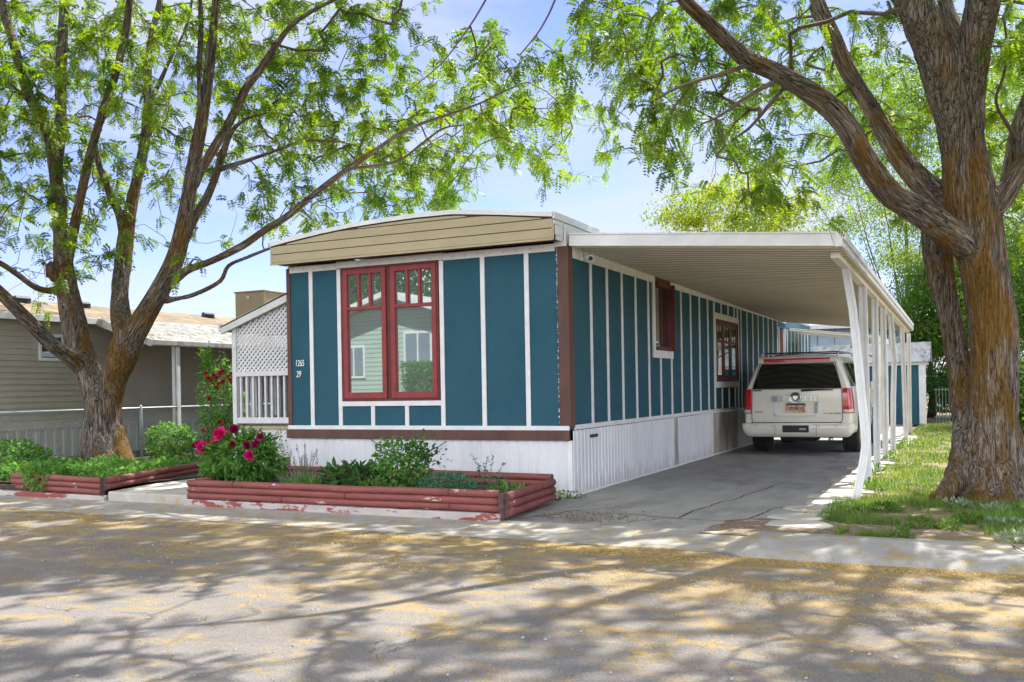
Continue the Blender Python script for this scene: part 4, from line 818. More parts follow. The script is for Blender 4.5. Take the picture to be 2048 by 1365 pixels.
def rearpanel(pts, name, m, off=.006, parent=SV, th=.01, rows_=8, bevel=0):
    # pts: list of (z, u_left, u_right) bottom to top
    zs = [p[0] for p in pts]; g = []
    for z in np.linspace(zs[0], zs[-1], rows_):
        ul = float(np.interp(z, zs, [p[1] for p in pts])); ur = float(np.interp(z, zs, [p[2] for p in pts])); g.append([rearp(u, z, off) for u in np.linspace(ul, ur, 12)])
    b = MB(); b.grid(g)
    return b.build(name, m, parent, smooth=True)
tg = rearpanel([(.635, -.80, .80), (.70, -.815, .815), (1.25, -.80, .80)], 'tailgate', 'car', .008)
for z in (1.262,): pass
gl = rearpanel([(1.262, -.795, .795), (1.30, -.79, .79), (1.72, -.665, .665), (1.735, -.65, .65)], 'rear_window', 'autoglass', .012)
# seams
b = MB()
for s in (-1, 1):
    P3 = [rearp(s * u, z, .014) for u, z in ((.80, .63), (.818, .72), (.806, 1.25), (.80, 1.27), (.685, 1.72), (.66, 1.78))]
    b.tube(P3, .005, 5)
b.tube([rearp(u, .628, .014) for u in np.linspace(-.80, .80, 9)], .007, 5); b.tube([rearp(u, 1.252, .014) for u in np.linspace(-.80, .80, 9)], .004, 5)
b.build('panel_gap', 'black', SV)
sp = MB(); g = []
for z, o_ in ((1.745, .0), (1.75, .07), (1.80, .085), (1.865, .02), (1.87, -.12)):
    g.append([(CX0 + u, CY0 + tilt(z, 0) - o_ - .03, z) for u in np.linspace(-.70, .70, 9)])
sp.grid(g).build('spoiler', 'car', SV, smooth=True)
MB().grid([[(CX0 + u, CY0 + tilt(z, 0) - o_ - .036, z) for u in np.linspace(-.60, .60, 9)] for z, o_ in ((1.757, .075), (1.80, .09), (1.83, .065))]).build('brake_light', 'tail', SV)
for s in (-1, 1):       # tail lamps wrap round the corner
    def lamp(z0, z1, u0, u1, name, m, off):
        g = []
        for z in np.linspace(z0, z1, 7):
            pr = prof(0); wz = float(np.interp(z, [p[1] for p in pr], [p[0] for p in pr])); row = []
            k = min(1, (z1 - z) / .05, (z - z0) / .03 + .4)
            for t in np.linspace(0, 1, 6): u = u0 + (wz * 1.005 - u0) * t; row.append((CX0 + s * u, rearp(u, z, off + .012 * k)[1], z))
            for yy in (.05, .12, u1): row.append((CX0 + s * (float(np.interp(z, [p[1] for p in prof(yy)], [p[0] for p in prof(yy)])) + off + .008 * k), CY0 + yy + tilt(z, yy), z))
            g.append(row if s < 0 else row)
        b = MB(); b.grid(g); return b.build(name, m, SV, smooth=True)
    lamp(.80, 1.262, .825, .20, 'tail_light', 'tail', .008); lamp(.815, .885, .835, .1, 'reverse_light', 'clear', .016)
# bumper
g = []
for z, o_, k in ((.365, .02, .90), (.40, .085, .935), (.46, .11, .97), (.56, .115, 1.0), (.605, .105, 1.0), (.622, .085, .99), (.628, .0, .97)):
    row = [(-.96 * k, .75), (-1.01 * k, .35), (-1.01 * k, .10), (-.985 * k, .02)] + [(u * k, -.03 * (1 - (u / .97) ** 2)) for u in np.linspace(-.93, .93, 13)] + [(.985 * k, .02), (1.01 * k, .10), (1.01 * k, .35), (.96 * k, .75)]
    g.append([(CX0 + x, CY0 + y - o_ * (1 if abs(y) < .2 else .3), z) for x, y in row])
bm = MB().grid(g).build('bumper', 'car', SV, smooth=True)
MB().box(CX0 - .80, CX0 + .80, CY0 - .115, CY0 + .0, .626, .640).build('bumper_step', 'black', bm)
MB().box(CX0 - .79, CX0 + .79, CY0 - .128, CY0 - .11, .612, .628).build('chrome_strip', 'chrome', bm)
MB().box(CX0 - .235, CX0 + .235, CY0 - .158, CY0 - .12, .455, .585).build('hitch_cover', 'black', bm, bevel=.012)
MB().box(CX0 + .07, CX0 + .185, CY0 - .162, CY0 - .157, .50, .535).build('hitch_plate', 'galv', bm)
b = MB()
for u in (-.37, .37): b.bar((CX0 + u, CY0 - .148, .40), (CX0 + u, CY0 - .152, .60), .004, .006)
b.build('bumper_seam', 'black', bm)
for u in (-.72, -.42, .42, .72): MB().tube([(CX0 + u, CY0 - .12, .572), (CX0 + u, CY0 - .15, .572)], .012, 8).build('parking_sensor', 'galv', bm)
# tailgate trim, emblem, plate, lettering
ap = MB().prism([rearp(u, z, .012) for u, z in ((-.425, 1.135), (.425, 1.135), (.425, 1.02), (-.425, 1.02))], (0, -.022, 0)).build('applique', 'chrome', SV, bevel=.004)
yy = rearp(0, 1.07, .03)[1] - .012
M['appl'] = glassmat('dark_chrome', (.03, .04, .045), refl=.35, rough=.12)
MB().box(CX0 - .412, CX0 + .412, yy - .004, yy + .004, 1.030, 1.126).build('applique_inset', 'appl', ap)
for k in (-.31, -.22, .17, .27, .34): MB().box(CX0 + k, CX0 + k + .012, yy - .0055, yy - .004, 1.034, 1.122).build('applique_rib', 'chrome', ap)
em = MB().tube([(CX0, yy + .0, 1.095), (CX0, yy - .022, 1.095)], .105, 28).build('emblem', 'black', SV)
b = MB()
for rr_, tt in ((.094, .011), (.066, .006)):
    b.tube([(CX0 + rr_ * math.cos(a), yy - .024, 1.095 + rr_ * math.sin(a)) for a in np.linspace(0, 2 * math.pi, 29)], tt, 6)
b.build('ring', 'chrome', em)
MB().prism([(CX0 - .042, yy - .022, 1.13), (CX0 + .042, yy - .022, 1.13), (CX0 + .042, yy - .022, 1.09), (CX0, yy - .022, 1.045), (CX0 - .042, yy - .022, 1.09)], (0, -.012, 0)).build('shield', 'chrome', em)
pk_ = MB().prism([rearp(u, z, .006) for u, z in ((-.415, 1.015), (.415, 1.015), (.39, .80), (-.39, .80))], (0, -.006, 0)).build('plate_recess', 'whitemetal', SV)
MB().prism([rearp(u, z, .012) for u, z in ((-.40, .80), (.40, .80), (.36, .755), (-.36, .755))], (0, -.03, 0)).build('pull_handle', 'car', SV, bevel=.008)
MB().prism([rearp(u, z, .0135) for u, z in ((.335, 1.012), (.395, 1.012), (.378, .803), (.325, .803))], (0, -.002, 0)).build('recess_shadow_panel', 'galv', SV)
M['plate'] = mat('plate_face', (.55, .16, .04), (.62, .55, .42), 14., lo=.42, hi=.58, rough=.4)
yp = rearp(0, .9, .022)[1]
lp = MB().box(CX0 - .178, CX0 + .178, yp - .004, yp + .002, .822, .992).build('licence_plate', 'plate', SV)
MB().box(CX0 - .165, CX0 + .165, yp - .006, yp - .004, .955, .985).build('plate_band', 'teal', lp)
textpart('plate_number', 'Y03 4EX0', .098, 'black', lp, (CX0, yp - .007, .887), ext=.002, sx=.72)
textpart('lettering', 'ESCALADE', .042, 'black', SV, (CX0 + .62, rearp(.62, .80, .014)[1], .80), ext=.002, sx=1.75)
textpart('lettering', 'AWD', .036, 'black', SV, (CX0 - .69, rearp(-.69, .83, .014)[1], .83), ext=.002, sx=1.6)
MB().prism([rearp(u, z, .014) for u, z in ((-.78, 1.222), (-.63, 1.222), (-.63, 1.242), (-.78, 1.242))], (0, -.002, 0)).build('sticker', 'black', SV)
wp = MB().tube([rearp(u, z, .03) for u, z in ((.10, 1.225), (.40, 1.235), (.66, 1.23))], [.022, .014, .008], 7).build('wiper', 'black', SV)
# wheels
for i, yw in enumerate(WH):
    for s in (-1, 1):
        x0 = CX0 + s * .70; x1 = CX0 + s * 1.0
        t = MB().tube([(x0, CY0 + yw, RW), (x0 + s * .02, CY0 + yw, RW), (x0 + s * .28, CY0 + yw, RW), (x1, CY0 + yw, RW)], [RW - .05, RW, RW, RW - .04], 40).build('wheel', 'tyre', SV, smooth=False)
        MB().tube([(x1 - s * .01, CY0 + yw, RW), (x1 + s * .006, CY0 + yw, RW)], .235, 28).build('rim', 'chrome', t)
        b = MB()
        for k in range(30):
            a = 2 * math.pi * k / 30
            for j in range(4):
                aa = a + (.1 if j % 2 else 0); xm = x0 + s * (.045 + .07 * j); c_ = Vector((xm, CY0 + yw + math.cos(aa) * (RW + .004), RW + math.sin(aa) * (RW + .004)))
                b.bar(c_ - Vector((.024, 0, 0)), c_ + Vector((.024, 0, 0)), .046, .014, up=(0, math.cos(aa), math.sin(aa)))
        b.build('tread', 'tyre', t)
MB().tube([(CX0 + .55, CY0 + .5, .32), (CX0 + .60, CY0 - .02, .325)], [.035, .042], 14).build('exhaust_pipe', 'chrome', SV, smooth=True)
MB().tube([(CX0 - .65, CY0 + 1.22, .40), (CX0 + .65, CY0 + 1.22, .40)], .06, 10).build('axle', 'black', SV)
MB().box(CX0 - .35, CX0 + .3, CY0 + .4, CY0 + .9, .26, .36).build('spare_tank', 'black', SV, bevel=.04)
# side windows, roof rails, mirrors, door seams
def sidep(y, f, s, off):
    pr = prof(y); a, c_ = pr[5], pr[7]; mid = pr[6]
    x = np.interp(f, [0, .5, 1], [a[0], mid[0], c_[0]]); z = np.interp(f, [0, .5, 1], [a[1], mid[1], c_[1]]); return (CX0 + s * (x + off), CY0 + y + tilt(z, y), z)
for s in (-1, 1):
    for ya, yb, nm in ((.26, 1.22, 'rear_side_window'), (1.34, 2.3, 'side_window'), (2.42, 3.25, 'side_window')):
        rows = [[sidep(y, f, s, .009) for y in np.linspace(ya + (.06 * f if ya < 1 else 0), yb - (.25 * f if yb > 3 else 0), 8)] for f in (.06, .5, .9)]
        MB().grid(rows).build(nm, 'autosideglass', SV, smooth=True)
    b = MB()
    for y in (1.28, 2.36, 3.35): b.tube([(CX0 + s * (prof(y)[j][0] + .003), CY0 + y, prof(y)[j][1]) for j in (1, 2, 3, 4, 5)], .004, 4)
    b.build('door_seam', 'black', SV)
    MB().tube([(CX0 + s * .70, CY0 + .35, 1.885), (CX0 + s * .70, CY0 + .5, 1.945), (CX0 + s * .70, CY0 + 2.6, 1.96), (CX0 + s * .70, CY0 + 2.8, 1.90)], .017, 8).build('roof_rail', 'chrome', SV, smooth=True)
    MB().hexa([(CX0 + s * 1.0, CY0 + 3.3), (CX0 + s * 1.2, CY0 + 3.32), (CX0 + s * 1.2, CY0 + 3.42), (CX0 + s * 1.0, CY0 + 3.45)], 1.18, 1.38).build('wing_mirror', 'car', SV, bevel=.03)
    for y in (1.45, 2.5): MB().bar((CX0 + s * 1.015, CY0 + y, 1.08), (CX0 + s * 1.015, CY0 + y + .2, 1.08), .02, .03).build('door_handle', 'chrome', SV, bevel=.005)
    MB().bar((CX0 + s * 1.005, CY0 + 1.8, .62), (CX0 + s * 1.005, CY0 + 3.6, .62), .012, .05).build('side_trim', 'chrome', SV)
for y in (.75, 1.9): MB().tube([(CX0 - .70, CY0 + y, 1.95), (CX0 + .70, CY0 + y, 1.95)], .014, 8).build('roof_bar', 'black', SV, smooth=True)
for s in (-1, 1): MB().box(CX0 + s * .72 - .13, CX0 + s * .72 + .13, CY0 + 5.0, CY0 + 5.09, .72, .98).build('headlight', 'clear', SV, bevel=.03)
MB().box(CX0 - .5, CX0 + .5, CY0 + 5.08, CY0 + 5.16, .55, .98).build('grille', 'chrome', SV, bevel=.02)

# ------------------------------------------------------------------ trees
def crom(P, n):      # Catmull-Rom resampling of rows [x,y,z,r]
    P = np.array(P, float); Q = np.vstack([2 * P[0] - P[1], P, 2 * P[-1] - P[-2]]); out = []
    for i in range(1, len(Q) - 2):
        for t in np.linspace(0, 1, n, endpoint=False):
            a, b, c, d = Q[i - 1], Q[i], Q[i + 1], Q[i + 2]; out.append(.5 * ((2 * b) + (-a + c) * t + (2 * a - 5 * b + 4 * c - d) * t * t + (-a + 3 * b - 3 * c + d) * t ** 3))
    out.append(P[-1]); out = np.array(out); out[:, 3] = np.maximum(out[:, 3], .004); return out
def survey(path, step=4, thin=1.):  # (px, py, width px, distance) -> smooth centreline with radii
    return crom([[*atd(x, y, d), w_ / 2 * d / FPX * thin] for x, y, w_, d in path], step)
def grow_tree(name, label, root_loc, limbs, voxel, tips, leaf, fr, r0=.0034, frond=.16, K=9, group=None, zmin=2.2, seed=1, furrow=.012, bare=.33, nroot=(0, 1, 2, 3, 4, 10, 11)):
    rg = np.random.default_rng(seed)
    T = thing(name, label, 'tree', root_loc, group)
    # --- trunk and limbs fused into one skin
    b = MB()
    for l in limbs:
        thin = np.where(l[:, 3] < voxel * 1.25)[0]; k = int(thin[0]) if len(thin) else len(l)
        if k >= 2: b.tube(l[:k, :3].tolist(), l[:k, 3].tolist(), 16)
        if k < len(l) - 1: MB().tube(l[max(0, k - 2):, :3].tolist(), (l[max(0, k - 2):, 3] * .97).tolist(), 8).build('branch', 'twig', T, smooth=True)
    me = bpy.data.meshes.new('t'); me.from_pydata(b.v, [], b.f); o = bpy.data.objects.new('t', me); col.objects.link(o)
    md = o.modifiers.new('r', 'REMESH'); md.mode = 'VOXEL'; md.voxel_size = voxel
    sm = o.modifiers.new('s', 'SMOOTH'); sm.iterations = 4; sm.factor = .6
    bpy.context.view_layer.update(); me2 = bpy.data.meshes.new_from_object(o.evaluated_get(bpy.context.evaluated_depsgraph_get())); bpy.data.objects.remove(o)
    # bark coordinates follow the limbs
    pts = []; axis = []; fr1 = []; sv = []; rad = []; lid = []
    for li, l in enumerate(limbs):
        d = np.gradient(l[:, :3], axis=0); d /= np.linalg.norm(d, axis=1, keepdims=True) + 1e-9; n_ = Vector(d[0]).orthogonal().normalized(); s_ = li * 7.3
        for i in range(len(l) - 1):
            dd = Vector(d[i]); n_ = (n_ - dd * n_.dot(dd)).normalized(); sl = np.linalg.norm(l[i + 1, :3] - l[i, :3]); k = max(1, int(sl / .05))
            for j in range(k):
                t = j / k; pts.append(l[i, :3] * (1 - t) + l[i + 1, :3] * t); axis.append(dd); fr1.append(n_.copy()); sv.append(s_ + sl * t); rad.append(l[i, 3]); lid.append(li)
            s_ += sl
    kd = KDTree(len(pts))
    for i, p in enumerate(pts): kd.insert(p, i)
    kd.balance(); co = np.empty(len(me2.vertices) * 3, np.float32); me2.vertices.foreach_get('co', co); co = co.reshape(-1, 3); nr = np.empty(len(me2.vertices) * 3, np.float32); me2.vertices.foreach_get('normal', nr); nr = nr.reshape(-1, 3)
    bk = np.zeros((len(co), 3), np.float32)
    for i, p in enumerate(co):
        best = None
        for q, j, dist in kd.find_n(p, 6):
            sc_ = dist - rad[j]
            if best is None or sc_ < best[0]: best = (sc_, j)
        j = best[1]; rel = Vector(p) - Vector(pts[j]); n_ = fr1[j]; bn = axis[j].cross(n_)
        bk[i] = (p[0] * .97, p[1] * .97, p[2] * .085) if lid[j] in nroot else (rel.dot(n_), rel.dot(bn), (sv[j] + rel.dot(axis[j])) * .085)
    for i in range(len(co)):
        q = Vector(bk[i]); h = 1 - abs(mnoise.noise(Vector((q.x * 11, q.y * 11, q.z * 9)))) * 2.2; h2 = mnoise.noise(Vector((q.x * 26, q.y * 26, q.z * 20)))
        big = mnoise.noise(Vector((q.x * 3.2, q.y * 3.2, q.z * 3.)))
        co[i] += nr[i] * ((-abs(mnoise.noise(Vector((q.x * 12, q.y * 12, q.z * 10)))) * 2 + .4 + h2 * .5) * furrow + big * furrow * 1.6)
    me2.vertices.foreach_set('co', co.ravel()); at = me2.attributes.new('bark', 'FLOAT_VECTOR', 'POINT'); at.data.foreach_set('vector', bk.ravel()); me2.update()
    tr = link('trunk', me2, 'bark', T, smooth=True)
    # --- twigs: every tip is joined to the nearest wood already there
    nodes = []; par = []; base = 0; tips = tips[~((tips[:, 0] > -4.8) & (tips[:, 0] < 3.6) & (tips[:, 1] > -.6) & (tips[:, 2] < 3.95))]
    for l in limbs:
        for p in l:
            if p[2] > zmin: nodes.append(p[:3]); par.append(-1)
    base = len(nodes); cap = base + len(tips) * 14 + 10; A = np.empty((cap, 3)); A[:base] = nodes; n = base; par = par + [0] * (cap - base); tipnode = []; path_nodes = []
    dist = np.array([np.min(np.sum((A[:base] - t) ** 2, axis=1)) for t in tips]); order = np.argsort(dist)
    for ti in order:
        t = tips[ti]; df = A[:n] - t; d2 = np.sqrt((df ** 2).sum(1)) + .25 * np.maximum(0, A[:n, 2] - t[2] - .3); j = int(np.argmin(d2)); s = A[j].copy(); dl = np.linalg.norm(t - s); k = int(min(13, max(2, dl / .2)))
        mid = (s + t) / 2 + rg.normal(size=3) * dl * .12 + np.array([0, 0, .12 * dl]); prev = j
        for q in range(1, k + 1):
            u = q / k; p = s * (1 - u) ** 2 + mid * 2 * u * (1 - u) + t * u * u + (rg.normal(size=3) * min(.028, .1 * dl) if q < k else 0); A[n] = p; par[n] = prev; prev = n; n += 1
        tipnode.append(prev)
    A = A[:n]; par = np.array(par[:n]); cnt = np.zeros(n)
    cnt[tipnode] += 1
    for i in range(n - 1, base - 1, -1):
        if par[i] >= 0: cnt[par[i]] += cnt[i]
    R_ = r0 * np.maximum(cnt, 1) ** .43; R_ = np.minimum(R_, .024)
    ed = np.arange(base, n); a = A[par[ed]]; c = A[ed]; ra = np.minimum(R_[par[ed]], R_[ed] * 1.25)[:, None]; rc = R_[ed][:, None]
    d = c - a; d /= np.linalg.norm(d, axis=1, keepdims=True) + 1e-9; up = np.where(np.abs(d[:, 2:3]) > .8, [[1., 0, 0]], [[0, 0, 1.]]); s1 = np.cross(d, up); s1 /= np.linalg.norm(s1, axis=1, keepdims=True); s2 = np.cross(d, s1)
    V = np.stack([p + (s1 * math.cos(t) + s2 * math.sin(t)) * rr for p, rr in ((a, ra), (c, rc)) for t in (0, 2.09, 4.19)], 1).reshape(-1, 3)
    bb = (np.arange(len(ed)) * 6)[:, None]; F = np.concatenate([bb + np.array([[k, (k + 1) % 3, 3 + (k + 1) % 3, 3 + k]]) for k in range(3)], 0)
    npmesh('twigs', V, F, 'twig', T)
    # --- compound leaves near the tips
    tn = np.array(tipnode); tn = tn[rg.random(len(tn)) > bare]; P = []; D = []
    for k in range(fr):
        up_ = tn.copy()
        for _ in range(k % 3): up_ = np.where(par[up_] >= base, par[up_], up_)
        P.append(A[up_] + rg.normal(size=(len(tn), 3)) * .03); dr = A[tn] - A[np.maximum(par[tn], 0)]; dr /= np.linalg.norm(dr, axis=1, keepdims=True) + 1e-9
        rd = rg.normal(size=(len(tn), 3)); rd /= np.linalg.norm(rd, axis=1, keepdims=True); D.append(dr * .6 + rd * .9 + np.array([0, 0, -.25]))
    P = np.concatenate(P); D = np.concatenate(D); D /= np.linalg.norm(D, axis=1, keepdims=True)
    keep = (rg.random(len(P)) < .93) & ~((P[:, 0] > -4.8) & (P[:, 0] < 3.6) & (P[:, 1] > -.6) & (P[:, 2] < 3.85)); P = P[keep]; D = D[keep]; nF = len(P); FL = frond * rg.uniform(.6, 1.25, (nF, 1))
    rd = rg.normal(size=(nF, 3)) + np.array([0, 0, 1.2]); S = np.cross(D, rd); S /= np.linalg.norm(S, axis=1, keepdims=True); U = np.cross(S, D)
    LP = []; LD = []; LN = []; LL = []
    for k in range(K):
        u = (k + .8) / K
        for sg in (-1, 1):
            LP.append(P + D * FL * u - np.array([0, 0, 1.]) * FL * .35 * u * u); LD.append(S * sg + D * .35 - np.array([0, 0, .25])); LN.append(U + rg.normal(size=(nF, 3)) * .25); LL.append(FL * (2.6 / K) * (1 - .35 * abs(u - .5)) * rg.uniform(.8, 1.15, (nF, 1)))
    V, F = leaves(np.concatenate(LP), np.concatenate(LD), np.concatenate(LN), np.concatenate(LL), .5, 0, six=False)
    npmesh('crown', V, F, leaf, T)
    return T
def pxof(p):
    r_ = np.asarray(p) - _O; Z = r_ @ _fw; X = r_ @ _rt; Y = r_[..., 2]; u = FPX * X / Z; v = FPX * Y / Z; c, s = math.cos(ROLL), math.sin(ROLL)
    return 1024 + u * c - v * s, 682.5 + SHY - (v * c + u * s), Z
def tips_from(grid, x0, y0, cell, per, dr, seed):
    rg = np.random.default_rng(seed); out = []
    for j, row in enumerate(grid):
        for i, ch in enumerate(row):
            dn = int(ch) * per
            for _ in range(int(dn) + (rg.random() < dn % 1)):
                out.append(atd(x0 + (i + rg.random()) * cell, y0 + (j + rg.random()) * cell, rg.uniform(*dr)))
    return out
def tips_dome(c, rx, n, seed, zlo, extra=None):
    rg = np.random.default_rng(seed); out = []
    while len(out) < n:
        q = rg.normal(size=3); q = q / np.linalg.norm(q) * rg.uniform(.35, 1) ** (1 / 2.2); p = np.array(c) + q * np.array(rx)
        if p[2] < zlo: continue
        if mnoise.noise(Vector(p * .55)) < -.12: continue
        x, y, Z = pxof(p)
        if Z > .5 and -60 < x < 2110 and y > (-150 if 780 < x < 1260 else -45): continue
        if extra and not extra(p, x, y, Z): continue
        out.append(p)
    return out
# forked locust on the left
D1 = 15.6
G1 = ["7766786677766731000000",
      "5667766677776742111000",
      "5777765456777664466500",
      "5566655345677666777640",
      "5656433435676777664310",
      "5545453223456777511210",
      "4345432222345776400000",
      "3223421221223441000000",
      "1112210100001200000000",
      "1001000000000000000000"]
L1 = [
 [(205, 940, 112, 15.6), (203, 915, 98, 15.6), (203, 880, 86, 15.6), (205, 835, 80, 15.6), (207, 795, 74, 15.6), (209, 765, 40, 15.6)],
 [(175, 945, 40, 15.4), (190, 900, 60, 15.5), (198, 850, 60, 15.6)], [(262, 940, 34, 15.3), (236, 905, 56, 15.5), (222, 860, 60, 15.6)], [(215, 948, 50, 15.2), (210, 905, 60, 15.4), (208, 850, 60, 15.6)],
 [(204, 880, 60, 15.6), (198, 820, 62, 15.6), (182, 760, 60, 15.6), (160, 700, 62, 15.7), (146, 640, 60, 15.7), (134, 580, 52, 15.8), (124, 500, 42, 15.9), (119, 440, 36, 16), (111, 350, 32, 16.1), (96, 270, 27, 16.2), (57, 189, 25, 16.3), (31, 101, 22, 16.4), (9, 22, 20, 16.5), (-10, -80, 16, 16.6), (-20, -230, 10, 16.8)],
 [(113, 350, 26, 16.1), (121, 264, 26, 16.4), (123, 132, 25, 16.7), (127, 44, 23, 16.9), (130, -40, 20, 17), (120, -200, 13, 17.2), (135, -380, 8, 17.3)],
 [(128, 560, 24, 15.85), (138, 510, 26, 15.9), (151, 445, 25, 15.6), (171, 352, 24, 15.3), (193, 264, 22, 15.1), (215, 198, 20, 15), (237, 132, 18, 14.9), (255, 44, 17, 14.8), (262, -20, 15, 14.7), (280, -160, 10, 14.6)],
 [(165, 740, 34, 15.6), (140, 715, 36, 15.3), (100, 685, 36, 15.0), (55, 640, 33, 14.6), (5, 590, 30, 14.2), (-50, 545, 26, 13.8), (-160, 470, 16, 13)],
 [(128, 575, 24, 15.8), (100, 582, 17, 15.6), (70, 575, 15, 15.4), (35, 550, 14, 15.2), (0, 527, 13, 15), (-60, 500, 10, 14.7)],
 [(95, 556, 10, 15.7), (100, 530, 22, 15.7), (115, 560, 30, 15.75)],
 [(206, 880, 60, 15.6), (214, 815, 62, 15.6), (228, 755, 66, 15.6), (246, 710, 72, 15.55), (262, 660, 74, 15.5)],
 [(255, 690, 54, 15.6), (243, 640, 50, 15.8), (240, 590, 42, 16), (246, 530, 40, 16.2), (252, 470, 38, 16.3), (262, 410, 30, 16.4), (281, 330, 27, 16.5), (292, 264, 25, 16.6), (298, 198, 22, 16.7), (295, 132, 18, 16.8), (304, 66, 16, 16.9), (320, 0, 14, 17), (335, -120, 9, 17.2)],
 [(250, 470, 26, 16.3), (240, 430, 20, 16.5), (222, 395, 17, 16.7), (210, 362, 15, 16.8), (197, 325, 13, 17), (190, 270, 9, 17.1), (200, 215, 6, 17.2)],
 [(300, 205, 14, 16.7), (322, 160, 13, 16.5), (338, 123, 11, 16.4), (358, 85, 9, 16.3), (378, 35, 7, 16.2), (390, -50, 5, 16.2)],
 [(262, 680, 60, 15.5), (285, 640, 56, 15.4), (312, 595, 50, 15.3), (334, 555, 48, 15.2), (352, 515, 46, 15.1), (364, 470, 42, 15), (376, 400, 36, 14.9), (388, 330, 34, 14.8), (400, 264, 31, 14.7), (411, 198, 28, 14.6), (422, 110, 24, 14.6), (429, 44, 22, 14.5), (433, -10, 20, 14.5), (440, -150, 13, 14.4), (430, -320, 8, 14.3)],
 [(400, 250, 18, 14.7), (399, 198, 15, 14.5), (398, 130, 13, 14.4), (402, 66, 12, 14.3), (400, 0, 11, 14.2), (392, -100, 7, 14.1)],
 [(388, 370, 24, 14.9), (402, 340, 22, 14.8), (426, 299, 22, 14.6), (462, 237, 21, 14.4), (492, 176, 20, 14.2), (519, 141, 19, 14.1), (545, 101, 17, 13.9), (580, 53, 15, 13.7), (615, 28, 13, 13.5), (668, 0, 10, 13.3), (760, -40, 7, 13)],
 [(370, 480, 24, 15), (387, 440, 22, 15.1), (409, 404, 21, 15.2), (431, 352, 19, 15.3), (448, 299, 17, 15.4), (466, 258, 13, 15.5), (497, 237, 8, 15.6), (540, 225, 5, 15.7)],
 [(436, 340, 12, 15.3), (484, 325, 10, 15.1), (549, 303, 9, 14.9), (593, 286, 7.5, 14.7), (637, 281, 6, 14.5), (690, 285, 4, 14.3)],
 [(345, 560, 30, 15.2), (374, 541, 22, 15), (422, 523, 20, 14.7), (484, 492, 19, 14.4), (527, 462, 18.5, 14.2), (571, 435, 18, 14), (615, 400, 16, 13.8), (659, 365, 15, 13.6), (703, 334, 14, 13.4), (747, 303, 12, 13.2), (800, 268, 10, 13), (850, 245, 8.5, 12.8), (898, 229, 7, 12.7), (960, 207, 5.5, 12.6), (1010, 182, 4.5, 12.5), (1055, 165, 3.5, 12.4)],
 [(700, 338, 9, 13.4), (760, 330, 8, 13.5), (803, 319, 7, 13.6), (846, 286, 6, 13.7), (890, 256, 5, 13.8), (940, 250, 3.5, 13.9)],
 [(330, 600, 22, 15.3), (352, 597, 13, 15.1), (387, 589, 12, 15), (440, 563, 11, 14.8), (457, 532, 10, 14.7), (497, 514, 9, 14.6), (540, 497, 7, 14.5)],
 [(372, 545, 14, 15), (380, 528, 6, 14.9), (388, 518, 4, 14.9)],
]
limbs1 = [survey(l, thin=.90 if i < 4 else .82) for i, l in enumerate(L1)]
tips1 = tips_from(G1, -128, 0, 64, 2.15, (14.0, 19.2), 3)
t1x = [(1040, 300), (1065, 325), (1085, 335), (1020, 285), (1120, 215), (1150, 200), (1130, 235), (985, 250), (1010, 300), (925, 350), (945, 365), (960, 355), (905, 395), (870, 405), (815, 415), (790, 425), (760, 455), (745, 470), (790, 440)]
rg_ = np.random.default_rng(5)
for x, y in t1x:
    for _ in range(2): tips1.append(atd(x + rg_.normal() * 12, y + rg_.normal() * 10, rg_.uniform(12.4, 13.6)))
tips1 += tips_dome((-6.8, .4, 8.4), (7.2, 6.2, 5.2), 5200, 11, 3.4)
grow_tree('locust_tree', 'tall forked locust tree with orange lichened trunk in the log edged bed', tuple(onz(205, 925, .2)), limbs1, .021, np.array(tips1), 'leafA', 12, frond=.17, K=7, seed=2, group='locust trees shading the home', furrow=.010)

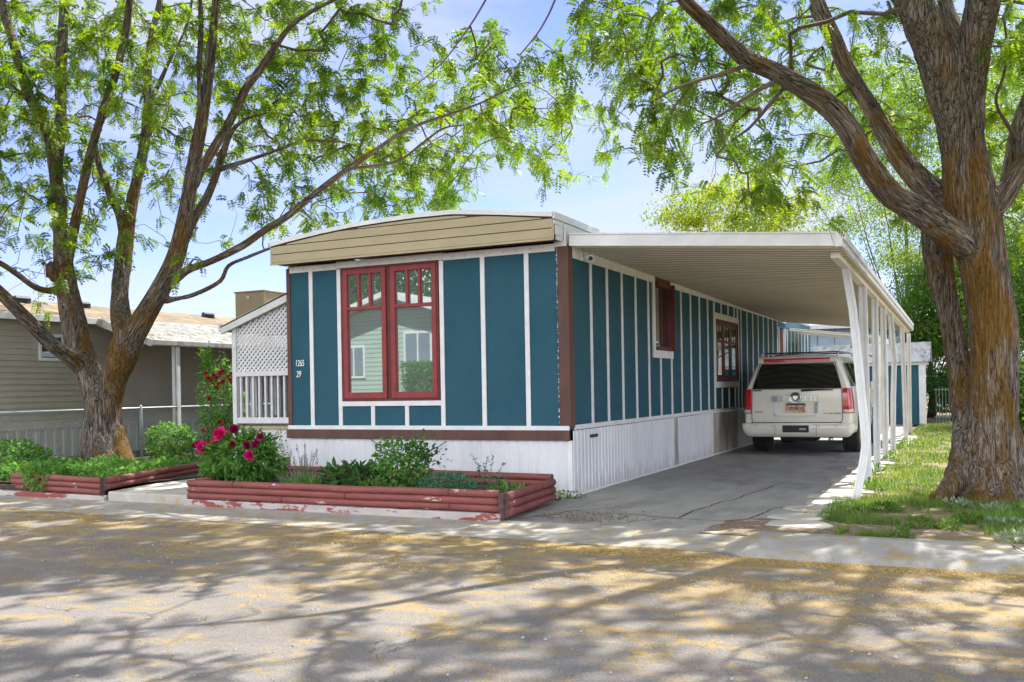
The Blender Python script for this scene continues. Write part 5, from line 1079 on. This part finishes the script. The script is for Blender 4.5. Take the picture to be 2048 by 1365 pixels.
# massive locust on the right
G2 = ["0000000577667765434777",
      "0010000677655775324777",
      "0000000156544566423777",
      "0000000125655443753366",
      "0000000014555533662366",
      "0000000001246655541255",
      "0000000000135553220244",
      "0000000000012110000122",
      "0000000000000000000000"]
L2 = [
 [(1975, 1012, 165, 10.7), (1973, 985, 146, 10.75), (1972, 940, 134, 10.8), (1977, 880, 124, 10.8), (1984, 800, 112, 10.8), (1987, 720, 106, 10.8), (1985, 650, 108, 10.8), (1974, 580, 104, 10.8), (1962, 510, 108, 10.8), (1948, 440, 118, 10.8), (1938, 370, 112, 10.8), (1926, 300, 96, 10.8), (1918, 240, 100, 10.8)],
 [(1868, 1000, 26, 10.5), (1892, 985, 40, 10.6), (1914, 950, 52, 10.7), (1932, 890, 60, 10.8), (1930, 830, 58, 10.95), (1922, 760, 56, 11.1), (1910, 690, 54, 11.2), (1896, 620, 56, 11.25), (1882, 555, 62, 11.3), (1876, 490, 72, 11.3), (1884, 430, 84, 11.2), (1908, 370, 80, 11)],
 [(1955, 1022, 46, 10.3), (1968, 985, 60, 10.5), (1972, 930, 70, 10.6)], [(2060, 1012, 40, 10.5), (2035, 975, 60, 10.65), (2015, 900, 70, 10.75), (2005, 820, 60, 10.8)], [(2010, 1020, 40, 10.2), (2005, 980, 60, 10.5), (1995, 930, 70, 10.6)],
 [(1925, 490, 70, 10.75), (1890, 462, 66, 10.6), (1855, 437, 60, 10.5), (1815, 412, 56, 10.4), (1778, 388, 54, 10.3), (1748, 350, 52, 10.2), (1721, 308, 50, 10.1), (1698, 262, 48, 10), (1662, 218, 46, 9.9), (1608, 178, 44, 9.8), (1553, 146, 38, 9.7), (1498, 122, 37, 9.6), (1461, 92, 36, 9.5), (1428, 58, 34, 9.4), (1399, 30, 32, 9.3), (1368, 0, 30, 9.2), (1320, -60, 26, 9), (1230, -130, 19, 8.8), (1120, -160, 13, 8.7), (1000, -180, 8, 8.6)],
 [(1905, 420, 80, 11), (1868, 385, 62, 11.1), (1835, 355, 54, 11.2), (1800, 312, 47, 11.3), (1770, 265, 43, 11.4), (1750, 227, 40, 11.5), (1721, 183, 38, 11.6), (1692, 132, 37, 11.7), (1670, 80, 36, 11.8), (1648, 35, 34, 11.9), (1632, -10, 32, 12), (1590, -120, 24, 12.2), (1560, -260, 15, 12.5)],
 [(1918, 260, 80, 10.8), (1900, 205, 84, 10.75), (1883, 150, 84, 10.7), (1868, 100, 82, 10.7), (1848, 50, 78, 10.6), (1826, 0, 74, 10.6), (1790, -90, 62, 10.5), (1740, -230, 44, 10.3), (1700, -420, 26, 10.2), (1690, -620, 14, 10.1)],
 [(1932, 260, 76, 10.75), (1936, 190, 70, 10.7), (1944, 120, 70, 10.6), (1955, 60, 70, 10.5), (1966, 0, 72, 10.4), (1985, -100, 60, 10.2), (1990, -260, 42, 9.9), (2010, -460, 26, 9.6), (2000, -700, 13, 9.4)],
 [(1938, 110, 46, 10.8), (1915, 75, 40, 11), (1900, 40, 34, 11.1), (1888, 0, 30, 11.2), (1870, -80, 22, 11.4), (1880, -200, 12, 11.6)],
 [(1975, 430, 60, 10.8), (2004, 395, 56, 10.75), (2028, 355, 52, 10.7), (2060, 320, 50, 10.6), (2130, 250, 44, 10.4), (2200, 120, 34, 10.2), (2260, -60, 24, 10), (2330, -260, 14, 9.8)],
 [(2020, 370, 40, 10.9), (2028, 320, 36, 11.1), (2036, 270, 34, 11.3), (2052, 210, 30, 11.5), (2085, 120, 24, 11.8), (2100, -20, 16, 12)],
 [(2040, 290, 10, 11.2), (2022, 262, 8, 11), (1992, 205, 7, 10.9), (2008, 150, 7, 10.8), (2014, 90, 6, 10.7), (2006, 30, 5, 10.7)],
 [(1500, 128, 14, 9.6), (1440, 150, 10, 9.4), (1400, 160, 8, 9.3), (1350, 178, 6, 9.2), (1310, 200, 4, 9.1)],
 [(1575, 168, 12, 9.8), (1535, 215, 9, 9.9), (1500, 255, 7, 10), (1465, 280, 5, 10)],
 [(1560, 160, 12, 9.7), (1500, 190, 9, 9.6), (1440, 232, 6, 9.5), (1400, 250, 4, 9.5)],
 [(1120, -160, 8, 8.7), (1125, -60, 6, 8.6), (1110, 0, 5, 8.5), (1080, 60, 4, 8.4), (1040, 110, 3, 8.4)],
 [(1030, -170, 8, 8.6), (1000, -60, 5, 8.5), (960, 20, 4.5, 8.4), (920, 80, 3.5, 8.3), (880, 130, 3, 8.2), (820, 180, 2.4, 8.1)],
]
limbs2 = [survey(l, thin=.86 if i < 2 else .90) for i, l in enumerate(L2)]
limb_px = [(x, y, d) for l in L2 for x, y, w_, d in l if w_ > 28 and y > -50]
tips2 = tips_from(G2, 704, 0, 64, 1.9, (9.3, 14.4), 8)
for x, y in [(1010, 150), (1060, 130), (1115, 100), (1120, 140), (985, 70), (890, 110), (960, 95), (975, 110), (1450, 300), (1350, 320), (1330, 300), (1300, 260), (1480, 340), (1520, 350), (1560, 360), (1600, 330), (1570, 380), (1540, 390), (1500, 375)]:
    for _ in range(2): tips2.append(atd(x + rg_.normal() * 14, y + rg_.normal() * 12, rg_.uniform(8.6, 10.4)))
tips2 = [p for p in tips2 if not any(abs(pxof(p)[0] - x) < 62 and abs(pxof(p)[1] - y) < 62 and pxof(p)[2] < d + .35 for x, y, d in limb_px)]
tips2 += tips_dome((2.6, -.2, 7.4), (7.0, 6.0, 4.6), 5400, 21, 3.9, lambda p, x, y, Z: Z > 3.5 or p[2] > 6)
grow_tree('locust_tree', 'massive locust tree with thick furrowed trunk standing in the grass at the right edge', tuple(onz(1970, 1000)), limbs2, .018, np.array(tips2), 'leafA2', 12, frond=.16, K=8, seed=4, group='locust trees shading the home', zmin=2.6, furrow=.013, nroot=(0, 1, 2, 3, 4, 7, 8))

def far_tree(label, base, h, crown, n, leafm, ls=.09, seed=1, name='leafy_tree', clumps=70, trunk=.18, group='trees behind the back yard', lean=0., spread=.34):
    rg = np.random.default_rng(seed); T = thing(name, label, 'tree', base, group); bx_, by_, bz_ = base; cx_, cy_, cz_, rx_, ry_, rz_ = crown
    b = MB(); b.tube([(bx_, by_, bz_), (bx_ + .05, by_, bz_ + h * .2), (cx_ * .5 + bx_ * .5, by_, bz_ + h * .45), (cx_, cy_, cz_ + rz_ * .5)], [trunk, trunk * .8, trunk * .55, trunk * .03], 9)
    C = []
    for k in range(clumps):
        q = rg.normal(size=3); q /= np.linalg.norm(q); q *= rg.uniform(.25, 1) ** .5; q[2] = max(q[2], -.85); C.append(np.array([cx_, cy_, cz_]) + q * np.array([rx_, ry_, rz_]))
    for c in C[:12]:
        s = np.array([bx_ * .6 + cx_ * .4, by_ * .6 + cy_ * .4, bz_ + h * rg.uniform(.15, .42)]); m = (s + c) / 2 + rg.normal(size=3) * .2; b.tube([s, m, c], [trunk * .28, trunk * .14, trunk * .04], 5)
    b.build('trunk', 'trunkfar', T, smooth=True)
    C = np.array(C); idx = rg.integers(0, len(C), n); sz = rg.uniform(.5, 1.2, len(C))[:, None]; mean_r = (rx_ + ry_ + rz_) / 3
    P = C[idx] + rg.normal(size=(n, 3)) * sz[idx] * mean_r * spread * np.array([1, 1, .55]); P[:, 2] = np.maximum(P[:, 2], bz_ + .3)
    D = rg.normal(size=(n, 3)) + np.array([0, 0, -.5]); Nn = rg.normal(size=(n, 3)) * .6 + np.array([0, 0, 1.])
    V, F = leaves(P, D, Nn, ls * rg.uniform(.6, 1.3, (n, 1)), .5, 0, six=False); npmesh('crown', V, F, leafm, T); return T
def ft(label, px, py, Z, rx_, rz_, n, m, seed, ls=.1, **k):
    c = atd(px, py, Z); far_tree(label, (c[0], c[1], 0.), c[2], (c[0], c[1], c[2], rx_, rx_ * .9, rz_), n, m, ls, seed, **k)
ft('airy yellow green tree rising behind the carport roof', 1465, 440, 34, 2.7, 1.6, 20000, 'leafY', 31, .12, clumps=46, spread=.2)
ft('bright green tree just behind the shed, seen between carport and trunk', 1860, 640, 35, 1.6, 2.1, 46000, 'leafG', 32, .10, clumps=50, spread=.3)
ft('tall airy green tree far behind the massive trunk', 1810, 330, 40, 3.9, 5.0, 66000, 'leafA', 33, .11, clumps=80, spread=.2)
ft('dense bright tree on the right beyond the massive trunk', 2120, 560, 27, 1.8, 3.4, 60000, 'leafG', 34, .10, clumps=90)
ft('broad yellow green tree beside the picket fence', 1975, 590, 36, 2.4, 2.6, 60000, 'leafY', 35, .10, clumps=80)
ft('light green tree at the far right edge above the lawn', 2190, 250, 31, 3.2, 4.0, 60000, 'leafA', 36, .11, clumps=90)
ft('low dark leafed tree behind the picket fence', 1935, 775, 33, 1.5, .9, 26000, 'leafD', 37, .10, clumps=50)
ft('leafy tree low at the right edge of the lawn', 2110, 800, 23, 1.3, 1.1, 34000, 'leafG', 38, .10, clumps=60)
_t = mir(820, 560, -40)
far_tree('round dark tree over the roof of the facing home', (_t[0], -40, 0), 13, (_t[0], -40, _t[2] - 1.5, 6, 4, 6.5), 40000, 'leafD', .3, 41, group=None)
_t = mir(690, 560, -42)
far_tree('round dark tree behind the facing home', (_t[0] - 1, -42, 0), 13, (_t[0] - 1, -42, _t[2] - 1.5, 6, 4, 6.5), 40000, 'leafD', .3, 42, group=None)

# ------------------------------------------------------------------ garden plants
def plant(name, label, cat, c, r3, n, ls, leafm, asp=.5, fold=.1, stems=8, down=.3, group=None, seed=0, shell=.75, kids=None, base=None, lumps=.35, core=0):
    rg = np.random.default_rng(seed + 100); c = np.array(c, float); r3 = np.array(r3, float); b0 = np.array(base if base is not None else (c[0], c[1], c[2] - r3[2]))
    T = thing(name, label, cat, tuple(b0), group)
    b = MB()
    for k in range(stems):
        q = rg.normal(size=3); q /= np.linalg.norm(q); q[2] = abs(q[2]); e = c + q * r3 * .85; s = b0 + np.array([rg.normal() * .03, rg.normal() * .03, 0]); m = (s + e) / 2 + rg.normal(size=3) * .03 + np.array([0, 0, .04]); b.tube([s, m, e], [.006, .005, .003], 5)
    b.build('stems', 'stem', T)
    q = rg.normal(size=(n, 3)); q /= np.linalg.norm(q, axis=1, keepdims=True); rr = rg.uniform(0, 1, (n, 1)) ** (.5 * (1 - shell) + .12)
    lump = np.array([[1 + lumps * mnoise.noise(Vector(v * 1.9 + seed * 3.1))] for v in q]); P = c + q * r3 * rr * lump
    P[:, 2] = np.maximum(P[:, 2], b0[2] + .015)
    D = q * .8 + rg.normal(size=(n, 3)) * .55 + np.array([0, 0, -down]); Nn = q + rg.normal(size=(n, 3)) * .5 + np.array([0, 0, .6])
    V, F = leaves(P, D, Nn, ls * rg.uniform(.6, 1.25, (n, 1)), asp, fold); npmesh('foliage', V, F, leafm, T); return T
def flower(c, r, m, parent, face=(0, -.6, .5), seed=0, n=46, name='flower'):
    rg = np.random.default_rng(seed); f = np.array(face, float); f /= np.linalg.norm(f); c = np.array(c, float)
    q = rg.normal(size=(n, 3)); q /= np.linalg.norm(q, axis=1, keepdims=True); q = q + f * .55; q /= np.linalg.norm(q, axis=1, keepdims=True)
    P = c + q * r * rg.uniform(.05, .3, (n, 1)); V, F = leaves(P, q, np.cross(q, rg.normal(size=(n, 3))), r * rg.uniform(.6, 1., (n, 1)), 1.0, -.18); return npmesh(name, V, F, m, parent)
def ybed(px, py, y): return ony(px, py, y)
# peony at the left end of the long planter
yb = -1.55; c = ony(486, 925, yb)
pe = plant('peony_bush', 'lush peony bush with large magenta flowers at the left end of the log planter', 'peony', (c[0], yb, .55), (.50, .42, .34), 1700, .105, 'leafB', .36, .12, 26, .35, seed=1, base=(c[0], yb, .2))
for i, (px, py, rr, m_, dy) in enumerate(((441, 872, .12, 'pink', -.25), (406, 895, .11, 'pink', -.3), (468, 859, .075, 'darkpink', -.1), (494, 891, .06, 'darkpink', -.3), (512, 888, .07, 'darkpink', -.3), (521, 874, .06, 'darkpink', -.1), (498, 912, .08, 'pink', -.45), (430, 884, .07, 'pink', -.2), (465, 889, .055, 'darkpink', -.3))):
    p = ony(px, py, yb + dy); flower(p, rr * .85, m_, pe, seed=i, face=(-.3 if px < 450 else .1, -.6, .4))
    MB().tube([(c[0], yb, .45), ((c[0] + p[0]) / 2, (yb + p[1]) / 2, (p[2] + .55) / 2), tuple(p)], .005, 5).build('flower_stem', 'stem', pe)
c = ony(608, 955, -1.35)
la = thing('lavender', 'thin lavender plant with grey violet spikes beside the peony bush', 'lavender', (c[0], -1.35, .2))
b = MB(); LP = []; LD = []
for k in range(26):
    a = rg_.uniform(0, 6.28); h = rg_.uniform(.22, .52); s = rg_.uniform(.02, .16); e = np.array([c[0] + math.cos(a) * s * 1.6, -1.35 + math.sin(a) * s, .2 + h]); b.tube([(c[0] + math.cos(a) * .03, -1.35 + math.sin(a) * .03, .2), tuple(e)], [.003, .002], 4)
    if k < 15:
        for j in range(16): LP.append(e + np.array([rg_.normal() * .006, rg_.normal() * .006, -.012 * (j % 8)])); LD.append(rg_.normal(size=3) + [0, 0, .5])
b.build('stems', 'stem', la); LP = np.array(LP); LD = np.array(LD); V, F = leaves(LP, LD, rdir(len(LP)), .022, .6, .1); npmesh('blooms', V, F, 'lav', la)
n = 300; a = rg_.uniform(0, 6.28, n); s = rg_.uniform(0, .2, n); P = np.stack([c[0] + np.cos(a) * s * 1.5, -1.38 + np.sin(a) * s, np.full(n, .2)], 1); D = np.stack([np.cos(a) * .4, np.sin(a) * .4, np.ones(n)], 1) + rg_.normal(size=(n, 3)) * .2
V, F = leaves(P, D, rdir(n), rg_.uniform(.1, .24, (n, 1)), .06, .02); npmesh('foliage', V, F, 'leafL', la)
c = ony(705, 970, -1.6); plant('hosta', 'dark broad leafed clump left of the rose bush', 'plant', (c[0], -1.6, .33), (.38, .26, .15), 330, .12, 'leafD', .42, .12, 12, .0, seed=3, base=(c[0], -1.6, .2))
c = ony(800, 965, -1.5)
rb = plant('rose_bush', 'green rose bush with one magenta bloom in the middle of the log planter', 'rose bush', (c[0] + .02, -1.5, .50), (.38, .32, .30), 1500, .052, 'leafB', .68, .1, 16, .2, seed=4, base=(c[0], -1.5, .2))
c2 = ony(842, 905, -1.5); n = 170; P = np.array([c2[0], -1.5, c2[2]]) + rg_.normal(size=(n, 3)) * np.array([.13, .1, .10]); V, F = leaves(P, rg_.normal(size=(n, 3)) + [0, 0, -.3], rg_.normal(size=(n, 3)) * .4 + [0, 0, 1], rg_.uniform(.035, .065, (n, 1)), .7, .1); npmesh('foliage', V, F, 'leafD', rb)
b = MB()
for k in range(7): e = np.array([c2[0], -1.5, c2[2]]) + rg_.normal(size=3) * [.12, .08, .09]; b.tube([(c[0], -1.5, .3), (c[0] + .06, -1.5, .55), tuple(e)], [.006, .005, .002], 5)
b.build('canes', 'stem', rb); flower(ony(760, 972, -1.82), .042, 'pink', rb, seed=20)
c = ony(895, 978, -1.65); plant('sedum_mound', 'low rounded mound of blue green leaves in the log planter', 'plant', (c[0], -1.65, .27), (.36, .30, .17), 2100, .032, 'leafT', .5, .1, 6, -.7, seed=5, base=(c[0], -1.65, .2), lumps=.12)
c = ony(975, 960, -1.35)
tw = thing('tall_weed', 'spindly tall flowering stalks at the right end of the log planter', 'weed', (c[0], -1.35, .2)); b = MB(); LP = []; LD = []
for px, py in ((940, 905), (985, 908), (975, 915), (1012, 925), (955, 935), (1000, 950), (965, 925), (1018, 955)):
    e = ony(px, py, -1.35 + rg_.normal() * .06); s = np.array([c[0] + rg_.normal() * .05, -1.35, .2]); m = s * .5 + e * .5 + np.array([(e[0] - s[0]) * -.25, 0, .02]); b.tube([s, m, e], [.004, .0025, .0015], 4)
    for j in range(34):
        t = rg_.uniform(.1, 1); p = s * (1 - t) ** 2 + m * 2 * t * (1 - t) + e * t * t; LP.append(p); LD.append(rg_.normal(size=3) + [0, 0, -.2])
b.build('stems', 'stem', tw); LP = np.array(LP); V, F = leaves(LP, np.array(LD), rdir(len(LP)), rg_.uniform(.015, .05, (len(LP), 1)), .4, .1); npmesh('foliage', V, F, 'leafT', tw)
c = ony(620, 975, -1.75); plant('ground_clump', 'small grassy clump beside the front log of the planter', 'plant', (c[0], -1.8, .25), (.30, .13, .07), 240, .09, 'leafB', .2, .05, 4, -.5, seed=6, base=(c[0], -1.8, .2))
c = ony(1000, 975, -1.8); plant('ground_clump', 'small weedy tuft in the right corner of the planter', 'plant', (c[0], -1.6, .25), (.20, .2, .06), 160, .07, 'leafB', .3, .05, 4, -.5, seed=7, base=(c[0], -1.6, .2))
c = ony(748, 985, -1.95); plant('ground_clump', 'bright green low foliage under the single magenta rose', 'plant', (c[0], -1.95, .27), (.16, .1, .1), 190, .05, 'leafG', .5, .08, 4, 0, seed=8, base=(c[0], -1.95, .2))
# behind the peony, by the porch
c = ony(575, 905, -.1); plant('grey_green_shrub', 'grey green shrub with tiny white flowers between the peony and the porch', 'shrub', (-4.66, -.05, .42), (.30, .28, .38), 1100, .045, 'leafL', .4, .08, 18, 0, seed=9, base=(-4.66, -.05, .05))
# red climbing rose left of the porch
cr_ = ony(445, 800, 1.6)
ro = plant('climbing_rose', 'tall climbing rose with red blooms left of the white porch', 'rose bush', (cr_[0] - .05, 1.6, 1.05), (.36, .35, .85), 2600, .06, 'leafB', .6, .1, 16, .25, seed=10, base=(cr_[0], 1.6, .15), lumps=.5)
n = 420; t = rg_.uniform(0, 1, n); sx_, ex_ = ony(415, 760, 1.6), ony(412, 700, 1.6); P = sx_[None] * (1 - t[:, None]) + ex_[None] * t[:, None] + rg_.normal(size=(n, 3)) * np.array([.07, .06, .04]); V, F = leaves(P, rg_.normal(size=(n, 3)), rdir(n), rg_.uniform(.04, .07, (n, 1)), .5, .1); npmesh('foliage', V, F, 'leafG', ro)
MB().tube([(cr_[0], 1.6, .15), tuple(sx_), tuple(ex_)], [.012, .007, .003], 5).build('cane', 'stem', ro)
for i, (px, py) in enumerate(((418, 757), (428, 752), (435, 757), (440, 747), (445, 744), (434, 776), (419, 798), (458, 755), (446, 765), (407, 862), (440, 845), (462, 762), (424, 764), (438, 770), (412, 748))):
    flower(ony(px, py, 1.25 + rg_.normal() * .1), .05, 'rose', ro, seed=40 + i, n=26)
cr2 = ony(420, 880, 1.2); dk = plant('low_rose', 'low dark red rose bush beneath the climbing rose', 'rose bush', (cr2[0], 1.2, .35), (.4, .3, .28), 700, .055, 'leafD', .6, .1, 8, .2, seed=11, base=(cr2[0], 1.2, .15))
for i, (px, py) in enumerate(((396, 888), (404, 900), (398, 908), (418, 905), (420, 928), (388, 893))): flower(ony(px, py, .9), .05, 'darkpink', dk, seed=60 + i, n=26)
# shrub behind the forked tree and ground cover in the bed
c = onz(300, 918, .2); plant('garden_shrub', 'rounded green shrub behind the forked tree at the wire fence', 'shrub', (c[0] - .1, c[1] + .6, .45), (.48, .4, .36), 1900, .065, 'leafB', .5, .1, 14, .1, seed=12, base=(c[0] - .1, c[1] + .6, .17))
M['gc'] = M['leafB']
n = 9500; pp = []
while len(pp) < n:
    x = rg_.uniform(-10.5, -5.6); y = rg_.uniform(-1.98, .9)
    if x > -5.62 - (y + 2.1) * .30: continue
    if y > .45 + .3 * mnoise.noise(Vector((x, 3, 0))): continue
    if (x < -9. and y > -.9): continue
    if mnoise.noise(Vector((x * 1.3, y * 1.3, 4))) < -.33 and x < -7.6: continue
    k = .5 + .5 * mnoise.noise(Vector((x * 2.5, y * 2.5, 9))); hgt = (.08 + .17 * k) * (1.35 if x < -7.3 and y < -1.2 else 1); pp.append((x, y, .17 + hgt * rg_.uniform(.1, 1)))
P = np.array(pp); D = rg_.normal(size=(n, 3)) + [0, -.1, .1]; Nn = rg_.normal(size=(n, 3)) * .45 + [0, 0, 1.]; V, F = leaves(P, D, Nn, rg_.uniform(.05, .10, (n, 1)), .5, .08)
g_ = npmesh('ground_cover', V, F, 'leafB', kind='stuff'); tag(g_, 'leafy green ground cover filling the bed under the forked tree', 'ground cover')
c = onz(45, 985, .1); plant('overhanging_clump', 'leafy clump spilling over the logs at the left edge', 'plant', (c[0] - .02, -2.0, .27), (.34, .24, .20), 900, .07, 'leafB', .5, .1, 5, .5, seed=13, base=(c[0], -1.85, .1))
c = onz(15, 950, .17); plant('overhanging_clump', 'tall leafy clump at the far left end of the bed', 'plant', (c[0], c[1] + .1, .42), (.55, .5, .26), 1500, .075, 'leafB', .5, .1, 8, .1, seed=14, base=(c[0], c[1] + .1, .15))
c = onz(1165, 1000); plant('corner_weed', 'small weeds growing where the skirting meets the driveway', 'weed', (.0, -.16, .05), (.22, .09, .05), 160, .035, 'leafG', .6, .08, 2, -.2, seed=15, base=(.0, -.16, .0))
for i, (px, py) in enumerate(((1752, 985), (1782, 925), (1752, 953), (1796, 903))):
    c = onz(px, py); plant('corner_weed', ('grass tuft at the foot of the second carport post', 'broad weed between the rear carport posts', 'green tuft beside the third carport post', 'small green tuft near the fifth carport post')[i], 'weed', (c[0], c[1], .07), (.12, .14, .08), 110, .07, 'leafG', .3, .05, 2, -.5, seed=70 + i, base=(c[0], c[1], .0))
c = onz(1905, 905, .2); plant('sucker_shoot', 'small leafy shoot beside the massive trunk', 'weed', (c[0] + .12, 1.7, .50), (.06, .05, .10), 26, .05, 'leafD', .6, .1, 3, .0, seed=77, base=(c[0] + .2, 1.7, .2))
# silvery weeds round the massive trunk
for i, (px, py, s) in enumerate(((2010, 1055, .2), (1945, 1045, .13), (1900, 1060, .12), (2045, 1085, .2), (1920, 1015, .12), (1990, 1025, .12), (1840, 1055, .13), (1770, 1022, .15), (1720, 1030, .14), (1800, 1075, .1))):
    c = onz(px, py, .03); plant('lawn_weed', ('pale weed patch right of the trunk base', 'weed patch just before the trunk base', 'low weed left of the trunk base near the kerb', 'weedy clump at the right edge above the kerb', 'weed against the left root of the trunk', 'weed against the front root of the trunk', 'weed patch midway between post and trunk', 'grass tuft right of the bent front post', 'grass tuft at the foot of the bent front post', 'tiny weed by the kerb below the lawn')[i], 'weed', (c[0], c[1], .05), (s, s * .9, .06), int(170 * s / .12), .05, 'leafL' if i in (0, 3, 4, 5) else 'leafG', .35, .06, 1, -.5, seed=80 + i, base=(c[0], c[1], .0))

# ------------------------------------------------------------------ grass, litter
n = 120000
y = -2.25 + 24 * rg_.random(n) ** 1.7; x = 3.05 + rg_.random(n) * (1.6 + (y + 2.3) * .62)
keep = np.array([mnoise.noise(Vector((a * 1.1, b * 1.1, 2))) * .9 + mnoise.noise(Vector((a * 4, b * 4, 5))) * .5 > (.26 if b < -1.3 else (-.02 if b < .2 else -.36)) + (.25 if a < 3.28 else 0) for a, b in zip(x, y)])
x, y = x[keep], y[keep]; n = len(x); z = np.array([lawnz(a, b) for a, b in zip(x, y)]) - .005
h = rg_.uniform(.03, .085, n) * (1 + .5 * (y < .5)); a = rg_.uniform(0, 6.28, n); ln = rg_.uniform(.1, .7, n); w_ = .0035 + .0006 * np.maximum(0, y)
P = np.stack([x, y, z], 1); S = np.stack([np.cos(a), np.sin(a), 0 * a], 1) * w_[:, None]; Tp = P + np.stack([-np.sin(a) * h * ln, np.cos(a) * h * ln, h], 1)
V = np.stack([P - S, P + S, Tp], 1).reshape(-1, 3); F = (np.arange(n) * 3)[:, None] + np.array([[0, 1, 2]])
g_ = npmesh('grass', V, F, 'grass', kind='stuff'); tag(g_, 'patchy sunlit grass right of the carport', 'grass')
n = 75000; pp = []
while len(pp) < n:
    x = rg_.uniform(-9, 6.5); u = rg_.random()
    y = -3.1 - abs(rg_.normal()) * 1.1 if u < .62 else (rg_.uniform(-3.1, -2.25) if u < .78 else (-3.34 - abs(rg_.normal()) * .13 if u < .93 else rg_.uniform(-2.2, -.9)))
    if y > -2.3 and (x < .2 or x > 3.): continue
    if mnoise.noise(Vector((x * .7, y * 1.9, 7))) + .6 * mnoise.noise(Vector((x * 3, y * 5, 2))) + (.18 if y < -3 else 0) + (.12 if x > 2 else 0) + (.3 if -3.6 < y < -3.3 and x > 1 else 0) < .22: continue
    pp.append((x, y, .012 if y < -3.12 or x < 2.5 else .012))
P = np.array(pp)
ker = (P[:, 0] > 2.5) & (P[:, 1] > -3.32) & (P[:, 1] < -2.3); P = P[~ker]; P[(P[:, 1] > -3.12), 2] = .016; P[(P[:, 1] > -2.22), 2] = .034; n = len(P)
D = rg_.normal(size=(n, 3)) * [1, 1, .2]; Nn = rg_.normal(size=(n, 3)) * .4 + [0, 0, 1]; V, F = leaves(P, D, Nn, rg_.uniform(.005, .014, (n, 1)), .6, 0, six=False)
g_ = npmesh('fallen_blossom', V, F, 'gold', kind='stuff'); tag(g_, 'ochre fallen blossom littering the street by the kerb', 'litter')
n = 500; P = np.stack([rg_.uniform(-7, 6, n), rg_.uniform(-8.5, -3.2, n), np.full(n, .001)], 1); b = MB()
for p in P:
    s = rg_.uniform(.004, .011); b.add([(p[0] - s, p[1] - s, 0), (p[0] + s, p[1] - s * .8, 0), (p[0] + s * .7, p[1] + s, 0), (p[0] - s, p[1] + s * .7, 0), (p[0], p[1], s * 1.1)], [(0, 1, 4), (1, 2, 4), (2, 3, 4), (3, 0, 4)])
g_ = b.build('pebbles', 'pebble', kind='stuff'); tag(g_, 'scattered small stones on the asphalt', 'pebbles')
# dry leaves gathered where the drive meets the planter
n = 700; P = np.stack([rg_.normal(size=n) * .35 + .85, rg_.normal(size=n) * .22 - 1.75, np.full(n, .036)], 1); P = P[(P[:, 1] > -2.2) & (P[:, 0] > .25)]
V, F = leaves(P, rg_.normal(size=(len(P), 3)) * [1, 1, .2], rg_.normal(size=(len(P), 3)) * .5 + [0, 0, 1], rg_.uniform(.012, .035, (len(P), 1)), .4, .1); g_ = npmesh('dry_leaves', V, F, 'dirt', kind='stuff'); tag(g_, 'dry leaf litter on the cracked corner of the driveway', 'litter')
stk = MB().tube([(4.72, -2.72, .09), (4.70, -2.62, .105), (4.78, -2.85, .09), (4.93, -3.0, .085)], [.004, .006, .004, .003], 5).build('fallen_twig', 'twig'); tag(stk, 'curved fallen twig lying on the kerb at the right', 'twig')
# hedge in front of the facing home (seen in the right hand pane)
A, C_ = mir(800, 725, Y2 + 2.2), mir(876, 780, Y2 + 2.2)
n = 9000; x0, x1 = sorted((A[0], C_[0])); x1 += .3; P = np.stack([rg_.uniform(x0, x1 + .1, n), rg_.uniform(Y2 + 1.2, Y2 + 2.3, n), A[2] * rg_.random(n) ** .6], 1)
T = thing('hedge', 'clipped hedge before the mint home across the street', 'hedge', (float(x0 + x1) / 2, Y2 + 1.8, 0)); V, F = leaves(P, rdir(n), rdir(n), rg_.uniform(.06, .14, (n, 1)), .6, 0, six=False); npmesh('foliage', V, F, 'leafB', T); MB().box(x0 + .15, x1 - .1, Y2 + 1.4, Y2 + 2.0, 0, A[2] * .8).build('inner_branches', 'trunkfar', T)
